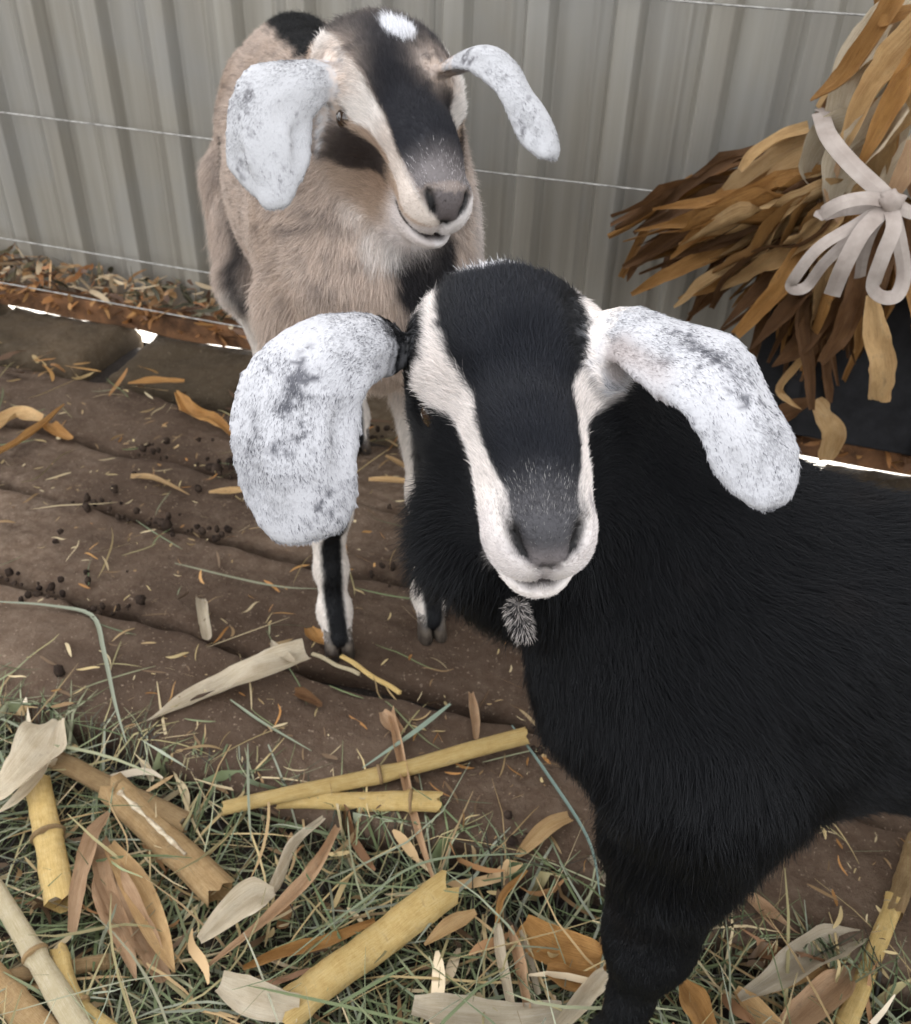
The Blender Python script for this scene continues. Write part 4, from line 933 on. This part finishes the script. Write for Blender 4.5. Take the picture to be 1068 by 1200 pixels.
# ------------------------------------------------------------------ stalks and husks lying about, each one a thing
def stalk(a, b, hwpx, mat, label, za=-.004, zb=-.004, nodes=(), cut=True, bend=0., taper=1., cat='maize stalk', husk=None):
    A = G(a[0], a[1], za); B = G(b[0], b[1], zb); c = (A + B) / 2; t = np.linalg.norm(c - CC); r = hwpx * t * .97 / FPX; n = 26
    root = empty('maize_stalk', (c[0], c[1], min(za, zb) - r)); tag(root, label, cat)
    side = nrm(np.cross(B - A, (0, 0, 1))); pts = np.array([A + (B - A) * s + side * bend * math.sin(s * math.pi) * .02 + np.array([0, 0, .0015 * math.sin(s * 9)]) for s in np.linspace(0, 1, n)])
    rad = np.array([r * (1 + (taper - 1) * s) for s in np.linspace(0, 1, n)])
    for nd in nodes: rad *= 1 + .24 * np.exp(-((np.linspace(0, 1, n) - nd) / .022) ** 2)
    V, F, U = tube_geo(pts, rad, 14, caps=False, flat=.82)
    V = np.array(V); N14 = len(V) // 14; Td = nrm(B - A)
    for k in range(14):   # snapped ends are ragged
        V[k] -= Td * r * (.5 + .7 * random.random()); V[(N14 - 1) * 14 + k] += Td * r * (.2 + .8 * random.random())
    for i in range(N14):   # a shallow groove runs along the stalk, and the surface is a bit dented
        for k in range(14):
            q = V[i * 14 + k] - pts[i]; f_ = 1 - .26 * math.exp(-((k - 3) / 1.0) ** 2) - .05 * (k % 2) + .05 * vnoise(np.array([[i * .5, k * .9, hwpx]]), 7)[0]; V[i * 14 + k] = pts[i] + q * f_
    U = [(u * 1.5, v * 3) for u, v in U]
    mesh('stem', V, F, mat, root, uv=U)
    for nd in nodes:   # the dark ring of a joint, a little proud of the rind
        if not .03 < nd < .97: continue
        k0 = nd * (n - 1); c0 = A + (B - A) * nd + side * bend * math.sin(nd * math.pi) * .02; rr_ = r * (1 + (taper - 1) * nd) * 1.2
        Vr, Fr, Ur = tube_geo([c0 - Td * .0018, c0 - Td * .0006, c0 + Td * .0008, c0 + Td * .002], [rr_ * .96, rr_ * 1.04, rr_ * 1.03, rr_ * .95], 14, flat=.85); mesh('joint_ring', Vr, Fr, K_ochre, root, uv=[(u * 1.5, v) for u, v in Ur])
    for e, s_ in ((0, -1), (n - 1, 1)):   # broken end with pith set a little inside the rind
        ring = V[e * 14:e * 14 + 14]; T_ = nrm(pts[min(e + 1, n - 1)] - pts[max(e - 1, 0)]) * s_; cv_ = [pts[e] - T_ * r * .25 + (q - pts[e]) * .9 for q in [pts[e] + (w_ - pts[e]) - T_ * ((w_ - pts[e]) @ T_) for w_ in ring]] + [pts[e] - T_ * r * .6]
        Fc = [(k, (k + 1) % 14, 14) for k in range(14)]; mesh('pith_end', cv_, Fc, M_pith, root)
    return root
def husk(pix, zs, hwpx, mat, label, name='maize_husk', cat='maize husk', lobes=(), **kw):
    pts = [G(px, py, z) for (px, py), z in zip(pix, zs if isinstance(zs, (list, tuple)) else [zs] * len(pix))]
    t = np.linalg.norm(pts[0] - CC); kw.setdefault('facing', (0, -.15, 1)); kw.setdefault('n', 22); kw.setdefault('m', 9); kw.setdefault('tear', .10); kw['ripple'] = kw.get('ripple', .22) * 1.3; kw['cup'] = kw.get('cup', .4) * 1.35; kw.setdefault('twist', random.uniform(-.6, .6))
    root = empty(name, pts[len(pts) // 2]); tag(root, label, cat)
    leaf('blade', pts, hwpx * t / FPX, mat, root, **kw)
    for lp, lz, lw, lm in lobes:
        q = [G(px, py, lz) for px, py in lp]; leaf('torn_strip', q, lw * t / FPX, lm, root, facing=(0, -.1, 1), cup=.5, ripple=.2)
    return root
Y_, P_, O_ = K_yellow, K_pale, K_ochre
stalk((268, 946), (612, 864), 9, Y_, 'long slim yellow stalk lying over the plank edge towards the black goat', .002, .030, nodes=(.5,), taper=1.25, bend=.2)
stalk((335, 938), (509, 940), 11, Y_, 'short yellow stalk with square cut end just under the long slim one', -.002, .016, nodes=(.85,), taper=1.15)
stalk((345, 1178), (518, 1048), 19, Y_, 'thickest yellow stalk slanting up out of the hay at the bottom middle', -.012, .010, nodes=(.02,), taper=1.1)
stalk((52, 885), (214, 962), 11, O_, 'ochre stalk lying on the hay below the big pale husk', -.006, -.002, nodes=(.55,))
st5 = stalk((138, 930), (252, 1040), 18, O_, 'split ochre stalk showing white pith', -.006, -.008)
pts5 = [G(138 + 114 * s, 926 + 108 * s, .0135 - .004 * s) for s in np.linspace(.02, .7, 14)]
V, F, U = tube_geo(pts5, [.0021 * (1 + .8 * vnoise(np.array([[k * 1.9, 1, 1.]]), 5)[0]) for k in range(14)], 9, flat=.7); mesh('pith', V, F, M_pith, st5)
stalk((46, 925), (70, 1052), 14, Y_, 'upright lying yellow stalk left of the split one', -.008, -.008, nodes=(.45,), taper=1.1)
stalk((-12, 1030), (97, 1212), 9, P_, 'pale stalk with dark ring crossing the bottom left corner', .0, .0, nodes=(.52,), taper=1.4)
stalk((72, 1118), (132, 1215), 9, Y_, 'thin bent yellow stalk beside the pale ringed one', -.006, -.004, nodes=(.55,), bend=.5, taper=1.3)
stalk((-15, 1140), (62, 1222), 15, O_, 'thick ochre stalk end in the bottom left corner', -.010, -.010)
stalk((8, 1146), (126, 1128), 8, O_, 'ochre stalk half buried under the pale ringed one', -.016, -.016)
stalk((1075, 995), (1050, 1062), 13, O_, 'orange brown stalk joint at the right edge on top of the yellow one', .020, .014, taper=.7)
stalk((1048, 1060), (992, 1200), 9, Y_, 'yellow stalk standing aslant at the right edge', .014, -.008, nodes=(.0, .98), taper=1.1)
husk([(68, 845), (52, 872), (25, 905), (-12, 935)], [.012, .02, .018, .01], 23, L_pale, 'large pale husk with torn strip at the left edge of the hay', cup=.5, ends=(.35, .5), lobes=[([(60, 870), (48, 905), (22, 935), (-5, 955)], .008, 7, L_pale)])
husk([(360, 764), (325, 778), (270, 800), (215, 822), (172, 845)], [.024, .024, .018, .014, .012], 17, L_pale, 'pale pointed husk lying on the planks near the goat feet', cup=.5, ends=(.8, .05), ripple=.3, lobes=[([(345, 775), (325, 762), (318, 750)], .025, 6, L_pale)])
husk([(128, 952), (108, 985), (92, 1040), (85, 1092)], .004, 11, L_pink, 'narrow pale husk curling down from the split stalk', cup=.6, ends=(.15, .4))
husk([(118, 985), (132, 1035), (165, 1095), (192, 1150)], [-.006, -.002, -.004, -.012], 17, L_pink, 'broad torn rosy husk half sunk in the hay', cup=.7, ends=(.5, .5), tear=.1, ripple=.25, lobes=[([(128, 990), (160, 1040), (185, 1095), (205, 1140)], .0, 15, L_tan), ([(122, 1000), (124, 1050), (145, 1100), (160, 1150)], -.002, 12, L_pink)])
husk([(380, 958), (345, 990), (328, 1030), (318, 1048)], .004, 8, L_pale, 'crumpled greyish husk strip standing above the oval one', cup=.7, ends=(.4, .7), ripple=.4)
husk([(322, 1045), (300, 1052), (268, 1075), (234, 1102)], [.006, .010, .008, .0], 18, L_pale, 'oval pale husk on the hay left of the rosy stem', cup=.5, ends=(.3, .3))
husk([(397, 968), (372, 1015), (330, 1062), (245, 1132)], [.008, .010, .006, -.006], 10, L_pink, 'rosy brown leaf stem slanting through the middle of the hay', cup=.9, ends=(.5, .2))
husk([(258, 1152), (290, 1168), (325, 1178), (350, 1182)], .0, 17, L_pale, 'pale flat husk at the foot of the thickest stalk', cup=.3, ends=(.6, .8))
husk([(440, 1080), (380, 1105), (330, 1118), (285, 1135)], -.004, 9, L_orange, 'brown folded leaf behind the thickest stalk', cup=.7, ends=(.4, .3))
husk([(558, 1068), (530, 1085), (498, 1108)], .004, 9, L_tan, 'small tan leaf chip right of the thickest stalk', cup=.5, ends=(.4, .2))
husk([(458, 832), (468, 880), (485, 955), (508, 1032)], [.016, .018, .010, .002], 6, L_pink, 'narrow rosy leaf strip hanging over the plank edge', cup=.8, ends=(.8, .3), lobes=[([(448, 834), (460, 850), (475, 858)], .016, 10, L_pink)])
husk([(552, 812), (556, 840), (557, 866)], .016, 6, L_pink, 'little rosy leaf strip behind the end of the long stalk', cup=.6, ends=(.6, .6))
husk([(668, 958), (645, 968), (620, 990), (602, 1008)], [.02, .02, .012, .004], 11, L_tan, 'yellowish leaf with pointed tip beside the black goat leg', cup=.5, ends=(.7, .05))
husk([(583, 1082), (588, 1120), (600, 1178)], .004, 7, L_pale, 'white upright husk strip left of its rosy neighbour', cup=.6, ends=(.5, .7))
husk([(598, 1085), (608, 1130), (616, 1182)], .006, 7, L_pink, 'rosy upright husk strip between two pale ones', cup=.7, ends=(.4, .8))
husk([(610, 1090), (622, 1130), (630, 1165)], .002, 5, L_pale, 'slim pale husk strip right of the rosy upright one', cup=.7, ends=(.4, .8))
husk([(618, 1020), (590, 1050), (583, 1082)], .006, 5, L_orange, 'thin curled brown leaf above the upright strips', cup=.7, ends=(.3, .6))
husk([(612, 1082), (640, 1105), (680, 1120), (712, 1128)], [.0, .006, .004, .0], 24, L_orange, 'broad brown leaf close to the black goat leg', cup=.4, ends=(.5, .5))
husk([(640, 1140), (672, 1150), (715, 1150)], .004, 15, L_orange, 'second brown leaf under the broad one', cup=.5, ends=(.5, .5))
husk([(484, 1178), (530, 1186), (600, 1192), (660, 1185)], .004, 17, L_pale, 'long white husk along the bottom edge', cup=.4, ends=(.6, .6))
husk([(712, 1140), (690, 1165), (655, 1205)], .010, 12, L_pale, 'pale upright husk end in front of the brown leaves', cup=.6, ends=(.7, .7))
husk([(1012, 1096), (970, 1110), (920, 1140), (868, 1172)], [.006, .010, .010, .0], 21, L_pale, 'large silvery husk right of the black goat leg', cup=.6, ends=(.3, .25), lobes=[([(1010, 1110), (960, 1135), (905, 1165)], .0, 7, L_tan)])
husk([(862, 1040), (895, 1065), (925, 1095), (955, 1108)], [.010, .012, .006, .004], 10, L_pink, 'rosy brown leaf behind the silvery husk', cup=.6, ends=(.5, .2))
husk([(1005, 1135), (975, 1160), (935, 1195), (915, 1215)], .0, 16, L_pink, 'greyish rosy husk below the silvery one', cup=.4, ends=(.4, .5))
husk([(800, 1150), (818, 1180), (835, 1220)], .004, 16, L_orange, 'orange leaf at the bottom edge beside the goat leg', cup=.6, ends=(.4, .6))
husk([(862, 1160), (890, 1190), (925, 1220)], -.002, 13, L_tan, 'tan leaf slanting into the bottom edge right of the orange leaf', cup=.6, ends=(.4, .6))
husk([(690, 1005), (706, 1020), (718, 1045)], .008, 9, L_pale, 'white husk chip tucked beside the black goat leg', cup=.5, ends=(.4, .3))
husk([(835, 1090), (870, 1100), (905, 1108)], -.006, 14, L_tan, 'dull tan husk under the silvery one', cup=.4, ends=(.5, .4))
husk([(236, 702), (240, 725), (244, 750)], .018, 8, L_pale, 'small pale husk chip on the planks left of the goat feet', cup=.6, ends=(.7, .7))
stalk((402, 770), (468, 812), 3.2, K_yellow, 'short straw piece on the planks in front of the goat feet', .016, .016, cat='straw piece')
stalk((368, 767), (420, 790), 2.6, K_pale, 'thinner straw piece beside the goat feet', .014, .014, cat='straw piece')
husk([(-8, 500), (20, 486), (48, 492)], .022, 11, L_tan, 'yellow orange leaf at the left edge of the plank floor', cup=.5, ends=(.6, .6))
husk([(-15, 538), (30, 512), (76, 474)], .024, 6, L_orange, 'long thin orange leaf crossing the yellow one at the left edge', cup=.7, ends=(.7, .2))
husk([(52, 496), (66, 505), (84, 514)], .018, 8, L_orange, 'small orange leaf right of the crossing leaves', cup=.5, ends=(.6, .4))
husk([(206, 460), (222, 482), (250, 490), (275, 512)], [.02, .024, .022, .016], 9, L_orange, 'forked orange leaf below the edging blocks', cup=.6, ends=(.2, .3), ripple=.4)
husk([(150, 449), (185, 447), (216, 447)], .026, 5, L_orange, 'flat orange leaf strip under the joint of the edging blocks', cup=.6, ends=(.2, .6))
husk([(153, 558), (180, 560), (222, 580)], .016, 5, L_tan, 'slim tan leaf scrap in the middle of the planks', cup=.5, ends=(.7, .1))
husk([(245, 577), (270, 574), (300, 572)], .016, 5, L_tan, 'slim tan leaf scrap beside the speckled ear', cup=.5, ends=(.4, .4))
husk([(452, 534), (470, 545), (492, 560)], .016, 4.5, L_tan, 'tan straw strip seen between the two goats', cup=.5, ends=(.4, .4))
husk([(432, 562), (465, 563), (492, 568)], .016, 5, L_tan, 'flat tan strip just below the other one between the goats', cup=.5, ends=(.6, .6))
husk([(362, 735), (372, 748), (388, 755)], .016, 11, L_orange, 'curled orange leaf against the rear goat hoof', cup=.8, ends=(.6, .6))
husk([(345, 812), (362, 820), (378, 828)], .016, 7, L_brown, 'crumpled grey brown leaf lump on the front plank', cup=.9, ends=(.5, .6), ripple=.6)
# a few long single grass blades drawn over the floor
def grass(pix, z, hwpx, c, label):
    pts = [G(px, py, z) for px, py in pix]; t = np.linalg.norm(pts[0] - CC); V, F, U = leaf_geo(pts, hwpx * t / FPX, cup=.4, n=24, m=3, ends=(.5, .2), facing=(0, 0, 1), ripple=.05)
    o = mesh('grass_blade', V, F, M_hay, uv=U, colr=c); return tag(o, label, 'grass blade')
grass([(-5, 705), (60, 710), (108, 722), (122, 765), (135, 825), (148, 870)], .016, 2.4, (.20, .21, .15), 'long bent grey green blade running down the front plank at the left')
grass([(205, 660), (270, 676), (330, 688), (375, 690)], .016, 1.6, (.2, .2, .13), 'straight green blade pointing at the rear goat leg')
grass([(528, 825), (490, 855), (425, 900)], .022, 3.2, (.19, .23, .17), 'wide green blade leaning across the long yellow stalk')
grass([(270, 820), (305, 845), (365, 880)], .014, 1.8, (.2, .22, .15), 'fine green blade on the front plank below the pointed husk')
grass([(620, 1000), (500, 1010), (420, 1060), (330, 1130)], .010, 1.6, (.15, .17, .1), 'long green blade arching over the thickest stalk')
grass([(600, 850), (640, 905), (690, 985), (705, 1060)], .018, 2.0, (.14, .19, .16), 'dark green blade hanging down beside the black goat leg')
